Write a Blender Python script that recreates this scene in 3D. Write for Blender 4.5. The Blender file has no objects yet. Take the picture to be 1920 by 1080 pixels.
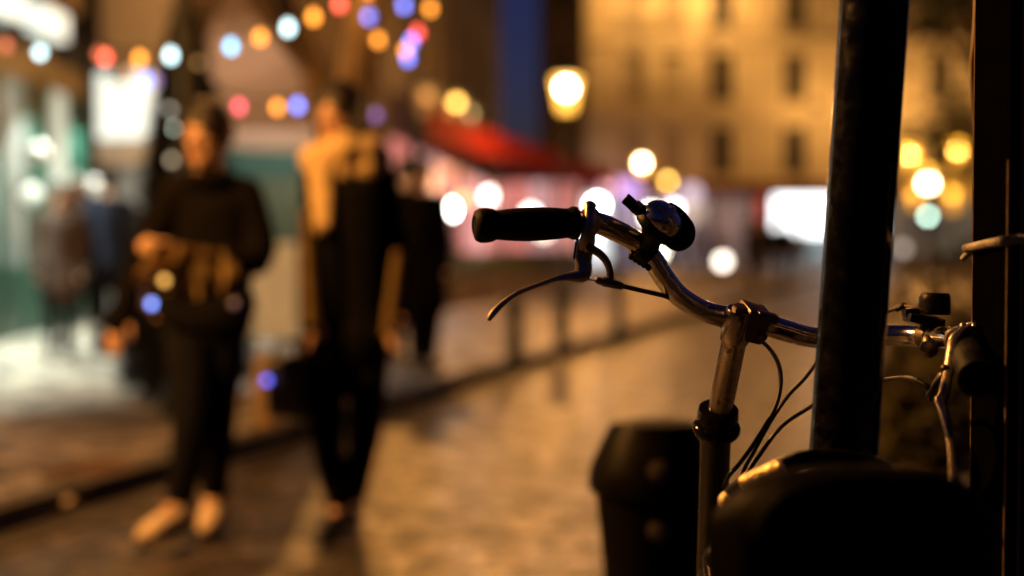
import bpy, bmesh, math, random
from mathutils import Vector, Matrix, noise as mnoise
R = math.radians
PI = math.pi
random.seed(7)
sc = bpy.context.scene
COL = sc.collection

# ------------------------------------------------------------------ camera
FPX, CAMZ, PITCH = 2667.0, 1.16, R(1.87)
cam_d = bpy.data.cameras.new('camera')
cam = bpy.data.objects.new('camera', cam_d); COL.objects.link(cam)
cam.location = (0, 0, CAMZ); cam.rotation_euler = (R(90) - PITCH, 0, 0)
cam_d.lens = 50; cam_d.sensor_width = 36; cam_d.clip_start = 0.05; cam_d.clip_end = 2000
cam_d.dof.use_dof = True; cam_d.dof.focus_distance = 1.545; cam_d.dof.aperture_fstop = 1.72
sc.camera = cam

# ------------------------------------------------------------------ world: last blue of dusk
w = bpy.data.worlds.new('World'); sc.world = w; w.use_nodes = True
nt = w.node_tree; nt.nodes.clear()
sky = nt.nodes.new('ShaderNodeTexSky'); sky.sky_type = 'NISHITA'; sky.sun_disc = False
sky.sun_elevation = R(-3); sky.sun_rotation = R(15)
bgn = nt.nodes.new('ShaderNodeBackground'); bgn.inputs['Strength'].default_value = 0.11
wo = nt.nodes.new('ShaderNodeOutputWorld')
hs = nt.nodes.new('ShaderNodeMix'); hs.data_type = 'RGBA'; hs.blend_type = 'MULTIPLY'; hs.inputs[0].default_value = 1
hs.inputs[7].default_value = (0.6, 0.75, 2.6, 1)
nt.links.new(sky.outputs[0], hs.inputs[6]); nt.links.new(hs.outputs[2], bgn.inputs['Color']); nt.links.new(bgn.outputs[0], wo.inputs[0])

sc.view_settings.view_transform = 'Standard'; sc.view_settings.look = 'None'
sc.view_settings.exposure = 0; sc.view_settings.gamma = 1
cy = sc.cycles
cy.use_denoising = True
try: cy.denoiser = 'OPENIMAGEDENOISE'
except Exception: pass
cy.max_bounces = 6; cy.diffuse_bounces = 2; cy.glossy_bounces = 3; cy.transmission_bounces = 4
cy.transparent_max_bounces = 8; cy.sample_clamp_indirect = 4; cy.caustics_reflective = False; cy.caustics_refractive = False
try: cy.use_light_tree = True
except Exception: pass

def W(px, py, d):
    """the point at depth d (metres along Y) seen at a pixel of the 1920 px wide photograph"""
    x = (px - 960) / FPX; y = -(py - 540) / FPX
    cp, sp = math.cos(PITCH), math.sin(PITCH)
    fy = cp + y * sp; fz = -sp + y * cp
    t = d / fy
    return Vector((x * t, d, CAMZ + fz * t))

# ------------------------------------------------------------------ lamps of the place (their lanterns are built further down)
AMBER = (1.0, 0.41, 0.085)
def point(name, loc, power, color=AMBER, r=0.12, parent=None, spot=None):
    l = bpy.data.lights.new(name, 'POINT'); l.energy = power; l.color = color; l.shadow_soft_size = r
    o = bpy.data.objects.new(name, l); COL.objects.link(o)
    if parent: o.parent = parent; o.location = Vector(loc) - origin(parent)
    else: o.location = loc
    return o

# ------------------------------------------------------------------ materials
MATS = {}
def mat(name, col, rough=0.6, metal=0.0, var=0.25, scale=8.0, bump=0.0, bscale=40.0, emit=None, es=0.0, coat=0.0, detail=4, rvar=0.0):
    if name in MATS: return MATS[name]
    m = bpy.data.materials.new(name); m.use_nodes = True
    t = m.node_tree; b = t.nodes['Principled BSDF']
    tc = t.nodes.new('ShaderNodeTexCoord')
    n = t.nodes.new('ShaderNodeTexNoise'); n.inputs['Scale'].default_value = scale; n.inputs['Detail'].default_value = detail
    t.links.new(tc.outputs['Object'], n.inputs['Vector'])
    r = t.nodes.new('ShaderNodeValToRGB')
    r.color_ramp.elements[0].position = 0.3; r.color_ramp.elements[1].position = 0.72
    r.color_ramp.elements[0].color = tuple(c * (1 - var) for c in col) + (1,)
    r.color_ramp.elements[1].color = tuple(min(1, c * (1 + var)) for c in col) + (1,)
    t.links.new(n.outputs['Fac'], r.inputs[0]); t.links.new(r.outputs[0], b.inputs['Base Color'])
    b.inputs['Roughness'].default_value = rough; b.inputs['Metallic'].default_value = metal
    if rvar:
        n2 = t.nodes.new('ShaderNodeTexNoise'); n2.inputs['Scale'].default_value = scale * 2.3; n2.inputs['Detail'].default_value = 6
        t.links.new(tc.outputs['Object'], n2.inputs['Vector'])
        mr = t.nodes.new('ShaderNodeMapRange'); mr.inputs[1].default_value = 0.3; mr.inputs[2].default_value = 0.7
        mr.inputs[3].default_value = max(0.03, rough - rvar); mr.inputs[4].default_value = min(1, rough + rvar)
        t.links.new(n2.outputs['Fac'], mr.inputs[0]); t.links.new(mr.outputs[0], b.inputs['Roughness'])
    if coat: b.inputs['Coat Weight'].default_value = coat; b.inputs['Coat Roughness'].default_value = 0.08
    if bump:
        bn = t.nodes.new('ShaderNodeTexNoise'); bn.inputs['Scale'].default_value = bscale; bn.inputs['Detail'].default_value = 5
        t.links.new(tc.outputs['Object'], bn.inputs['Vector'])
        bp = t.nodes.new('ShaderNodeBump'); bp.inputs['Strength'].default_value = bump; bp.inputs['Distance'].default_value = 0.004
        t.links.new(bn.outputs['Fac'], bp.inputs['Height']); t.links.new(bp.outputs[0], b.inputs['Normal'])
    if emit:
        b.inputs['Emission Color'].default_value = tuple(emit) + (1,); b.inputs['Emission Strength'].default_value = es
    MATS[name] = m
    return m

def lit(name, col, s):           # the lit surface of a lamp, bulb, shop interior or painted glint
    m = mat(name, (0.5, 0.5, 0.5), 0.5, emit=col, es=s)
    return m

def lit_var(name, c1, c2, s, scale=1.5):   # a lit shop interior: shelves and goods of different brightness behind the glass
    if name in MATS: return MATS[name]
    m = bpy.data.materials.new(name); m.use_nodes = True; t = m.node_tree; b = t.nodes['Principled BSDF']
    tc = t.nodes.new('ShaderNodeTexCoord'); n = t.nodes.new('ShaderNodeTexVoronoi'); n.inputs['Scale'].default_value = scale
    n.feature = 'SMOOTH_F1'; n.inputs['Smoothness'].default_value = 0.4
    t.links.new(tc.outputs['Object'], n.inputs['Vector'])
    r = t.nodes.new('ShaderNodeValToRGB'); r.color_ramp.elements[0].color = tuple(c1) + (1,); r.color_ramp.elements[1].color = tuple(c2) + (1,)
    r.color_ramp.elements[0].position = 0.1; r.color_ramp.elements[1].position = 0.8
    t.links.new(n.outputs['Distance'], r.inputs[0]); t.links.new(r.outputs[0], b.inputs['Emission Color'])
    b.inputs['Emission Strength'].default_value = s; b.inputs['Base Color'].default_value = (0.1, 0.1, 0.1, 1); b.inputs['Roughness'].default_value = 0.2
    MATS[name] = m
    return m

def cobble_mat(name, c1, c2, mortar, rot, size, rough=0.45):
    m = bpy.data.materials.new(name); m.use_nodes = True; t = m.node_tree; b = t.nodes['Principled BSDF']
    tc = t.nodes.new('ShaderNodeTexCoord'); mp = t.nodes.new('ShaderNodeMapping'); mp.inputs['Rotation'].default_value = (0, 0, rot)
    t.links.new(tc.outputs['Object'], mp.inputs[0])
    br = t.nodes.new('ShaderNodeTexBrick'); br.inputs['Scale'].default_value = 1
    br.inputs['Brick Width'].default_value = size * 1.35; br.inputs['Row Height'].default_value = size
    br.inputs['Mortar Size'].default_value = size * 0.09; br.inputs['Mortar Smooth'].default_value = 0.6
    br.inputs['Color1'].default_value = tuple(c1) + (1,); br.inputs['Color2'].default_value = tuple(c2) + (1,); br.inputs['Mortar'].default_value = tuple(mortar) + (1,)
    wn = t.nodes.new('ShaderNodeTexNoise'); wn.inputs['Scale'].default_value = 3; wn.inputs['Detail'].default_value = 2
    t.links.new(tc.outputs['Object'], wn.inputs['Vector'])
    sub = t.nodes.new('ShaderNodeVectorMath'); sub.operation = 'MULTIPLY_ADD'
    t.links.new(wn.outputs['Color'], sub.inputs[0]); sub.inputs[1].default_value = (0.05, 0.05, 0); t.links.new(mp.outputs[0], sub.inputs[2])
    t.links.new(sub.outputs[0], br.inputs['Vector'])
    n = t.nodes.new('ShaderNodeTexNoise'); n.inputs['Scale'].default_value = 4.2; n.inputs['Detail'].default_value = 4; n.inputs['Roughness'].default_value = 0.65
    t.links.new(tc.outputs['Object'], n.inputs['Vector'])
    rr = t.nodes.new('ShaderNodeValToRGB'); rr.color_ramp.elements[0].position = 0.42; rr.color_ramp.elements[1].position = 0.60
    rr.color_ramp.elements[0].color = (0.22, 0.21, 0.21, 1); rr.color_ramp.elements[1].color = (1.5, 1.42, 1.35, 1)
    t.links.new(n.outputs['Fac'], rr.inputs[0])
    mx = t.nodes.new('ShaderNodeMix'); mx.data_type = 'RGBA'; mx.blend_type = 'MULTIPLY'; mx.inputs[0].default_value = 1
    t.links.new(br.outputs['Color'], mx.inputs[6]); t.links.new(rr.outputs[0], mx.inputs[7]); t.links.new(mx.outputs[2], b.inputs['Base Color'])
    mr = t.nodes.new('ShaderNodeMapRange'); mr.inputs[1].default_value = 0.35; mr.inputs[2].default_value = 0.65
    mr.inputs[3].default_value = rough + 0.2; mr.inputs[4].default_value = rough - 0.12
    t.links.new(n.outputs['Fac'], mr.inputs[0]); t.links.new(mr.outputs[0], b.inputs['Roughness'])
    inv = t.nodes.new('ShaderNodeMath'); inv.operation = 'MULTIPLY_ADD'; inv.inputs[1].default_value = -1; inv.inputs[2].default_value = 1
    t.links.new(br.outputs['Fac'], inv.inputs[0])
    n3 = t.nodes.new('ShaderNodeTexNoise'); n3.inputs['Scale'].default_value = 9; n3.inputs['Detail'].default_value = 3
    t.links.new(tc.outputs['Object'], n3.inputs['Vector'])
    ad = t.nodes.new('ShaderNodeMath'); ad.operation = 'ADD'; t.links.new(inv.outputs[0], ad.inputs[0]); t.links.new(n3.outputs['Fac'], ad.inputs[1])
    bp = t.nodes.new('ShaderNodeBump'); bp.inputs['Strength'].default_value = 1.0; bp.inputs['Distance'].default_value = 0.035
    t.links.new(ad.outputs[0], bp.inputs['Height']); t.links.new(bp.outputs[0], b.inputs['Normal'])
    return m

def scratched_chrome(name, col, rough, rust):
    m = bpy.data.materials.new(name); m.use_nodes = True; t = m.node_tree; b = t.nodes['Principled BSDF']
    tc = t.nodes.new('ShaderNodeTexCoord')
    n = t.nodes.new('ShaderNodeTexNoise'); n.inputs['Scale'].default_value = 70; n.inputs['Detail'].default_value = 8; n.inputs['Roughness'].default_value = 0.7
    t.links.new(tc.outputs['Object'], n.inputs['Vector'])
    r = t.nodes.new('ShaderNodeValToRGB'); r.color_ramp.elements[0].position = 0.56; r.color_ramp.elements[1].position = 0.68
    r.color_ramp.elements[0].color = tuple(col) + (1,); r.color_ramp.elements[1].color = tuple(rust) + (1,)
    t.links.new(n.outputs['Fac'], r.inputs[0]); t.links.new(r.outputs[0], b.inputs['Base Color'])
    mm = t.nodes.new('ShaderNodeMapRange'); mm.inputs[1].default_value = 0.56; mm.inputs[2].default_value = 0.7; mm.inputs[3].default_value = 1; mm.inputs[4].default_value = 0.35
    t.links.new(n.outputs['Fac'], mm.inputs[0]); t.links.new(mm.outputs[0], b.inputs['Metallic'])
    n2 = t.nodes.new('ShaderNodeTexNoise'); n2.inputs['Scale'].default_value = 28; n2.inputs['Detail'].default_value = 7
    t.links.new(tc.outputs['Object'], n2.inputs['Vector'])
    mr = t.nodes.new('ShaderNodeMapRange'); mr.inputs[1].default_value = 0.35; mr.inputs[2].default_value = 0.7; mr.inputs[3].default_value = rough; mr.inputs[4].default_value = rough + 0.22
    t.links.new(n2.outputs['Fac'], mr.inputs[0]); t.links.new(mr.outputs[0], b.inputs['Roughness'])
    bp = t.nodes.new('ShaderNodeBump'); bp.inputs['Strength'].default_value = 0.22; bp.inputs['Distance'].default_value = 0.001
    t.links.new(n.outputs['Fac'], bp.inputs['Height']); t.links.new(bp.outputs[0], b.inputs['Normal'])
    MATS[name] = m
    return m

def matte(m, sp=.12):
    m.node_tree.nodes['Principled BSDF'].inputs['Specular IOR Level'].default_value = sp; return m

# ------------------------------------------------------------------ mesh helpers (world coordinates)
def origin(o):
    v = Vector((0, 0, 0))
    while o: v = v + Vector(o.location); o = o.parent
    return v

def tag(o, label=None, cat=None, group=None, kind=None):
    if label: o['label'] = label
    if cat: o['category'] = cat
    if group: o['group'] = group
    if kind: o['kind'] = kind
    return o

def thing(name, loc, label, cat, group=None):
    o = bpy.data.objects.new(name, None); COL.objects.link(o); o.location = loc; o.empty_display_size = 0.1
    return tag(o, label, cat, group)

def obj(name, bm, m, parent=None, smooth=True, base=None):
    org = origin(parent) if parent else (Vector(base) if base is not None else Vector((0, 0, 0)))
    bmesh.ops.translate(bm, verts=bm.verts, vec=-org)
    me = bpy.data.meshes.new(name); bmesh.ops.recalc_face_normals(bm, faces=bm.faces); bm.to_mesh(me); bm.free()
    if smooth:
        me.polygons.foreach_set('use_smooth', [True] * len(me.polygons))
        try: me.set_sharp_from_angle(angle=R(42))
        except Exception: pass
    o = bpy.data.objects.new(name, me); COL.objects.link(o)
    for x in (m if isinstance(m, (list, tuple)) else [m]): me.materials.append(x)
    if parent: o.parent = parent
    elif base is not None: o.location = base
    return o

def catmull(P, n=6):
    if len(P) < 3: return [tuple(p) for p in P]
    out = []
    for i in range(len(P) - 1):
        p0 = P[max(i - 1, 0)]; p1 = P[i]; p2 = P[i + 1]; p3 = P[min(i + 2, len(P) - 1)]
        for k in range(n):
            t = k / n
            out.append(tuple(0.5 * ((2 * b) + (-a + c) * t + (2 * a - 5 * b + 4 * c - d) * t * t + (-a + 3 * b - 3 * c + d) * t ** 3) for a, b, c, d in zip(p0, p1, p2, p3)))
    out.append(tuple(P[-1])); return out

def tube(bm, pts, rad, seg=12, smooth=6, round_ends=False, squash=1.0, up=None):
    """swept tube; rad a number or one per point; squash flattens along the frame's second axis"""
    if not isinstance(rad, (list, tuple)): rad = [rad] * len(pts)
    Q = [tuple(Vector(p)) + (r,) for p, r in zip(pts, rad)]
    if smooth and len(Q) > 2: Q = catmull(Q, smooth)
    C = [Vector(q[:3]) for q in Q]; rr = [max(q[3], 1e-4) for q in Q]
    T = []
    for i in range(len(C)):
        v = C[min(i + 1, len(C) - 1)] - C[max(i - 1, 0)]
        T.append(v.normalized() if v.length > 1e-9 else Vector((0, 0, 1)))
    if round_ends:
        ks = (0.35, 0.7, 0.95)
        a = [(C[0] - T[0] * rr[0] * k, rr[0] * math.sqrt(max(0.0, 1 - k * k))) for k in reversed(ks)]
        b = [(C[-1] + T[-1] * rr[-1] * k, rr[-1] * math.sqrt(max(0.0, 1 - k * k))) for k in ks]
        C = [x[0] for x in a] + C + [x[0] for x in b]; rr = [x[1] for x in a] + rr + [x[1] for x in b]
        T = [T[0]] * 3 + T + [T[-1]] * 3
    u = Vector(up) if up is not None else (Vector((0, 0, 1)) if abs(T[0].z) < 0.9 else Vector((1, 0, 0)))
    rings = []
    for c, t, r in zip(C, T, rr):
        u = (u - t * u.dot(t))
        u = u.normalized() if u.length > 1e-6 else t.orthogonal().normalized()
        v = t.cross(u)
        rings.append([bm.verts.new(c + (u * math.cos(2 * PI * k / seg) * squash + v * math.sin(2 * PI * k / seg)) * r) for k in range(seg)])
    for a, b in zip(rings, rings[1:]):
        for k in range(seg): bm.faces.new((a[k], a[(k + 1) % seg], b[(k + 1) % seg], b[k]))
    bm.faces.new(rings[0]); bm.faces.new(list(reversed(rings[-1])))
    return bm

def lathe(bm, prof, org, axis, seg=28, squash=None):
    """prof: (radius, distance along axis)"""
    axis = Vector(axis).normalized(); u = axis.orthogonal().normalized(); v = axis.cross(u); org = Vector(org)
    rings = []
    for r, h in prof:
        r = max(r, 1e-4)
        rings.append([bm.verts.new(org + axis * h + (u * math.cos(2 * PI * k / seg) + v * math.sin(2 * PI * k / seg)) * r) for k in range(seg)])
    for a, b in zip(rings, rings[1:]):
        for k in range(seg): bm.faces.new((a[k], a[(k + 1) % seg], b[(k + 1) % seg], b[k]))
    bm.faces.new(rings[0]); bm.faces.new(list(reversed(rings[-1])))
    return bm

def box(bm, c, s, X=(1, 0, 0), Y=(0, 1, 0), Z=(0, 0, 1), bev=0.0):
    c = Vector(c); X, Y, Z = Vector(X).normalized(), Vector(Y).normalized(), Vector(Z).normalized()
    b2 = bmesh.new()
    vs = [b2.verts.new(c + X * s[0] / 2 * i + Y * s[1] / 2 * j + Z * s[2] / 2 * k) for i in (-1, 1) for j in (-1, 1) for k in (-1, 1)]
    for f in ((0, 1, 3, 2), (4, 6, 7, 5), (0, 4, 5, 1), (2, 3, 7, 6), (0, 2, 6, 4), (1, 5, 7, 3)): b2.faces.new([vs[i] for i in f])
    bmesh.ops.recalc_face_normals(b2, faces=b2.faces)
    if bev: bmesh.ops.bevel(b2, geom=list(b2.edges), offset=bev, segments=2, profile=0.6, affect='EDGES')
    tm = bpy.data.meshes.new('t'); b2.to_mesh(tm); b2.free(); bm.from_mesh(tm); bpy.data.meshes.remove(tm)
    return bm

def ball(bm, c, r, s=(1, 1, 1), rot=None, u=16, v=12):
    M = Matrix.Translation(Vector(c)) @ (rot.to_4x4() if rot else Matrix.Identity(4)) @ Matrix.Diagonal((r * s[0], r * s[1], r * s[2], 1))
    bmesh.ops.create_uvsphere(bm, u_segments=u, v_segments=v, radius=1, matrix=M)
    return bm

def B(): return bmesh.new()

def dup(root, loc, label=None, group=None, name=None):
    def cp(o, parent):
        c = o.copy(); COL.objects.link(c)
        if parent: c.parent = parent
        for ch in list(o.children): cp(ch, c)
        return c
    r = cp(root, None); r.location = loc
    if label: r['label'] = label
    if group: r['group'] = group
    return r

# ------------------------------------------------------------------ ground, road, pavement
KX0, KS = -3.67, 0.30                   # kerb line x = KX0 + KS*y
kd = Vector((KS, 1, 0)).normalized(); kn = Vector((-kd.y, kd.x, 0))   # kn: towards the pavement
krot = -math.atan2(kd.y, kd.x)
bm = B(); bmesh.ops.create_grid(bm, x_segments=2, y_segments=2, size=700); bmesh.ops.translate(bm, verts=bm.verts, vec=(0, 300, -0.03))
tag(obj('ground', bm, mat('dark_ground', (0.05, 0.045, 0.04), 0.9)), kind='structure')
def quad(bm, pts, z):
    bm.faces.new([bm.verts.new((p[0], p[1], z)) for p in pts])
def kx(y): return KX0 + KS * y
bm = B(); quad(bm, [(kx(-14), -14), (22, -14), (60, 120), (kx(120), 120)], 0.0)
tag(obj('road', bm, cobble_mat('road_cobbles', (0.145, 0.125, 0.10), (0.05, 0.044, 0.038), (0.025, 0.022, 0.02), krot, 0.12, 0.36)), kind='structure')
bm = B()
prof = [(0.18, 0.10), (60, 0.10)]
a = [Vector((kx(-14), -14, 0)) + kn * 0.16, Vector((kx(120), 120, 0)) + kn * 0.16]
vs = [bm.verts.new(a[0] + Vector((0, 0, 0.1))), bm.verts.new(a[1] + Vector((0, 0, 0.1))), bm.verts.new(a[1] + kn * 60 + Vector((0, 0, 0.1))), bm.verts.new(a[0] + kn * 60 + Vector((0, 0, 0.1)))]
bm.faces.new(vs)
tag(obj('pavement', bm, cobble_mat('pavement_setts', (0.33, 0.30, 0.26), (0.24, 0.22, 0.19), (0.08, 0.075, 0.07), krot, 0.16, 0.5)), kind='structure')
bm = B(); y = -14.0; rk = random.Random(2)
while y < 110:
    L = 1.0
    p = Vector((kx(y), y, 0)) + kd * (L / 2)
    box(bm, p + kn * (0.08 + rk.uniform(-.004, .004)) + Vector((0, 0, 0.052 + rk.uniform(-.003, .003))), (L - 0.012, 0.16, 0.13), kd, kn, (0, 0, 1), 0.012)
    y += L * kd.y
tag(obj('kerb', bm, mat('granite_kerb', (0.05, 0.045, 0.045), 0.8, var=0.3, scale=6, bump=0.4, bscale=60)), kind='structure')

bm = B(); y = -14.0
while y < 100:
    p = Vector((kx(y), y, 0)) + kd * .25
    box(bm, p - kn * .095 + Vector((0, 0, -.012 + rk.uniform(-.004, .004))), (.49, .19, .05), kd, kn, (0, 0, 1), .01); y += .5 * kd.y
tag(obj('gutter_shade_strip', bm, mat('gutter_shade_stone', (.035, .03, .028), .5, var=.3, scale=5, bump=.4, bscale=50)), kind='structure')  # gutter stones coloured dark to widen the kerb's shaded band

# ------------------------------------------------------------------ the street lanterns
iron = mat('dark_iron', (0.02, 0.025, 0.022), 0.4, 0.3, bump=0.3)
def lantern(x, y, zl, label, glass, core, power, color=AMBER, size=1.0, wall=False, zg=0.1, group='street lanterns along the square'):
    t = thing('street_lamp', (x, y, zg), label, 'street lamp', group)
    if not wall:
        bm = B(); lathe(bm, [(0.16, 0), (0.16, 0.12), (0.11, 0.2), (0.1, 0.7), (0.07, 0.8), (0.055, 1.2), (0.045, zl - zg - 0.5), (0.06, zl - zg - 0.42), (0.03, zl - zg - 0.36)], (x, y, zg), (0, 0, 1), 16)
        obj('post', bm, iron, t)
    else:
        bm = B(); tube(bm, [(x + 0.9, y, zl + 0.15), (x + 0.5, y, zl - 0.5), (x, y, zl - 0.42), (x, y, zl - 0.36)], 0.025); obj('bracket', bm, iron, t)
    h = 0.36 * size
    bm = B(); lathe(bm, [(0.08 * size, -0.33 * size), (0.10 * size, -0.32 * size), (0.19 * size, 0.12 * size), (0.18 * size, 0.14 * size)], (x, y, zl), (0, 0, 1), 8)
    obj('lantern_glass', bm, glass, t, smooth=False)
    bm = B(); lathe(bm, [(0.21 * size, 0.145 * size), (0.2 * size, 0.17 * size), (0.1 * size, 0.3 * size), (0.03 * size, 0.34 * size), (0.03 * size, 0.4 * size)], (x, y, zl), (0, 0, 1), 8)
    obj('lantern_cap', bm, iron, t, smooth=False)
    bm = B(); ball(bm, (x, y, zl - 0.0), 0.095 * size); obj('bulb', bm, core, t)
    if power: point('lamp_light', (x, y, zl - 0.19 * size), power, color, 0.04 * size, t)
    return t

def glass_mat(name, col, s, mixf=0.35):
    m = bpy.data.materials.new(name); m.use_nodes = True; t = m.node_tree; t.nodes.clear()
    e = t.nodes.new('ShaderNodeEmission'); e.inputs[0].default_value = tuple(col) + (1,); e.inputs[1].default_value = s
    tr = t.nodes.new('ShaderNodeBsdfTransparent'); mx = t.nodes.new('ShaderNodeMixShader'); mx.inputs[0].default_value = mixf
    o = t.nodes.new('ShaderNodeOutputMaterial'); t.links.new(tr.outputs[0], mx.inputs[1]); t.links.new(e.outputs[0], mx.inputs[2]); t.links.new(mx.outputs[0], o.inputs[0])
    return m
gl_y = glass_mat('lantern_glass_amber', (1, 0.55, 0.08), 4.0)
gl_d = glass_mat('lantern_glass_dim', (1, .5, .12), .7)
gl_w = glass_mat('lantern_glass_strong', (1, 0.46, 0.06), 7.0)
gl_a = glass_mat('lantern_glass_deep', (1, 0.40, 0.03), 3.5)
co_w = lit('bulb_white', (1, 0.85, 0.55), 60)
co_y = lit('bulb_amber', (1, 0.6, 0.12), 22)

def lan_px(px, py, d, *a, **k):
    p = W(px, py, d); return lantern(p.x, p.y, p.z, *a, **k)
lan_px(1062, 165, 25, 'largest and brightest lit street lantern, left of the yellow apartment block', gl_w, co_w, 900, size=1.25)
lan_px(1204, 305, 46, 'bright round street lantern, second largest, above the bicycle bell', gl_w, co_w, 800)
lan_px(1252, 338, 62, 'dim amber street lantern just right of and below the lantern above the bell', gl_y, co_y, 300)
lan_px(856, 192, 30, 'amber street lantern above the near end of the red canopy', gl_d, lit('bulb_a2', (1, .5, .09), 14), 30)
lan_px(879, 213, 34, 'pale dim street lantern overlapping the amber one above the red canopy', gl_d, lit('bulb_a3', (1, .7, .3), 4), 0)
lan_px(800, 180, 24, 'faint orange street lantern among the bare branches', gl_d, lit('bulb_a4', (1, .35, .08), 1.5), 0)
lan_px(1706, 285, 40, 'yellow street lantern nearest the leaning pole, upper left of its cluster', gl_a, lit('bulb_a5', (1, .45, .04), 16), 700, size=1.5)
lan_px(1796, 272, 38, 'deep yellow street lantern at the upper right of the cluster', gl_a, lit('bulb_a6', (1, .46, .02), 14), 800, size=1.8)
lan_px(1740, 322, 48, 'small yellow street lantern just above the white one in the cluster', gl_a, lit('bulb_a7', (1, .5, .05), 12), 0)
lan_px(1740, 344, 52, 'white-hot street lantern in the middle of the yellow cluster', gl_a, co_w, 700, size=2.0)
lan_px(1790, 362, 56, 'dull yellow street lantern at the lower right of the cluster', gl_a, lit('bulb_a9', (1, .42, .03), 6), 300, size=2.2)
lan_px(1712, 362, 60, 'dull amber street lantern at the lower left of the cluster', gl_a, lit('bulb_a10', (1, .42, .04), 4), 200, size=2.0)
# lamps of the same street that stand just outside the picture
lantern(-3.5, 3.1, 3.9, 'amber street lantern on the near left pavement, outside the frame', gl_w, co_w, 2300)
lantern(-1.98, 8.6, 4.8, 'tall amber street lantern behind the man with the bundle, its head above the frame', gl_w, co_w, 520)
lantern(-1.24, 18.2, 5.6, 'tall amber street lantern behind the dark figures, its head above the frame', gl_w, co_w, 1700)
lantern(5.8, 24, 6.0, 'tall amber street lantern right of the road, hidden by the leaning pole', gl_w, co_w, 1100, zg=0.0)

# ------------------------------------------------------------------ buildings
def fbox(bm, F, u0, u1, v0, v1, z0, z1):
    O, U, V = F
    c = O + U * (u0 + u1) / 2 + V * (v0 + v1) / 2 + Vector((0, 0, (z0 + z1) / 2))
    box(bm, c, (abs(u1 - u0), abs(v1 - v0), abs(z1 - z0)), U, V, (0, 0, 1))

def storeys(t, F, width, z0, z1, cols, rows, ww, wh, wallm, framem, panes, depth=0.35, shutters=None, cols_soft=False):
    """wall with real openings: piers between the window columns and spandrels between the rows"""
    bm = B(); xs = [0.0]
    for c in cols: xs += [c - ww / 2, c + ww / 2]
    xs.append(width)
    for i in range(0, len(xs), 2):
        if xs[i + 1] - xs[i] > 0.01: fbox(bm, F, xs[i], xs[i + 1], -depth, 0, z0, z1)
    for c in cols:
        zz = [z0] + [v for r in rows for v in (r - wh / 2, r + wh / 2)] + [z1]
        for i in range(0, len(zz), 2): fbox(bm, F, c - ww / 2, c + ww / 2, -depth, 0, zz[i], zz[i + 1])
    obj('wall', bm, wallm, t, smooth=False)
    for j, r in enumerate(rows):
        for i, c in enumerate(cols):
            bm = B(); fw = 0.07
            for (a, b, p, q) in ((-ww/2, -ww/2+fw, -wh/2, wh/2), (ww/2-fw, ww/2, -wh/2, wh/2), (-0.03, 0.03, -wh/2+fw, wh/2-fw), (-ww/2+fw, ww/2-fw, -wh/2, -wh/2+fw), (-ww/2+fw, ww/2-fw, wh/2-fw, wh/2)):
                fbox(bm, F, c + a, c + b, -0.22, -0.15, r + p, r + q)
            if shutters:
                sw = ww * 0.55
                for s in (-1, 1):
                    x = c + s * (ww / 2 + sw / 2)
                    fbox(bm, F, x - sw/2, x + sw/2, 0.003, 0.045, r - wh/2, r + wh/2)
            w_ = obj('window', bm, shutters or framem, t, smooth=False)
            bm = B(); fbox(bm, F, c - ww/2, c + ww/2, -0.20, -0.18, r - wh/2, r + wh/2)
            obj('pane', bm, (soft_pane if (cols_soft and i < 2) else panes[(i * 7 + j * 3) % len(panes)]), w_, smooth=False)

stone = mat('warm_limestone', (0.42, 0.34, 0.23), 0.85, var=0.12, scale=0.7, bump=0.3, bscale=5)
trimm = mat('pale_stone_trim', (0.5, 0.42, 0.3), 0.8, var=0.1, scale=2)
darkglass = mat('dark_pane', (0.015, 0.013, 0.012), 0.15)
soft_pane = mat('pale_blind', (.30, .24, .16), .7)
dimglass = lit('dim_lit_pane', (1, 0.5, 0.15), 0.10)
frame_w = mat('window_frame_paint', (0.25, 0.2, 0.14), 0.6)
zinc = mat('zinc_roof', (0.10, 0.11, 0.13), 0.5, 0.3)

YB = 66.0
t = thing('apartment_building', (3.0, YB, 0), 'long yellow stone apartment block with tall windows closing the far side of the square', 'building')
F = (Vector((3.0, YB, 0)), Vector((1, 0, 0)), Vector((0, -1, 0)))
px2u = lambda px: (px - 960) / FPX * YB - 3.0
cols = [px2u(v) for v in (1186, 1258, 1352, 1488, 1622, 1760)] + [px2u(1760) + 3.4 * k for k in range(1, 5)]
storeys(t, F, 33, 4.0, 19.6, cols, [5.35, 8.75, 12.15, 15.55], 1.08, 2.25, stone, frame_w, [darkglass], 0.4, cols_soft=True)
bm = B()
for z in (4.0, 7.05, 10.45, 13.85, 17.6): fbox(bm, F, -0.05, 33.05, 0.003, 0.22, z - 0.12, z + 0.08)
for c in cols:
    for r in (5.35, 8.75, 12.15, 15.55):
        for s in (-1, 1): fbox(bm, F, c + s * 0.62 - 0.1, c + s * 0.62 + 0.1, 0.003, 0.09, r - 1.1, r + 1.1)
        fbox(bm, F, c - 0.75, c + 0.75, 0.003, 0.16, r + 1.12, r + 1.3)
obj('stone_trim', bm, trimm, t, smooth=False)
for r in (10.53,):
    for c in cols:
        bm = B(); fbox(bm, F, c - 0.9, c + 0.9, 0.24, 0.27, r + 0.85, r + 0.9)
        for k in range(13): fbox(bm, F, c - 0.88 + k * 0.145, c - 0.86 + k * 0.145, 0.245, 0.265, r, r + 0.85)
        obj('balcony_rail', bm, iron, t, smooth=False)
bm = B(); fbox(bm, F, 0, 33, -9, -0.42, 4.0, 19.6); fbox(bm, F, -0.2, 33.2, -9.2, 0.3, 19.6, 20.0); obj('body', bm, stone, t, smooth=False)
bm = B()
O, U, V = F
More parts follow.
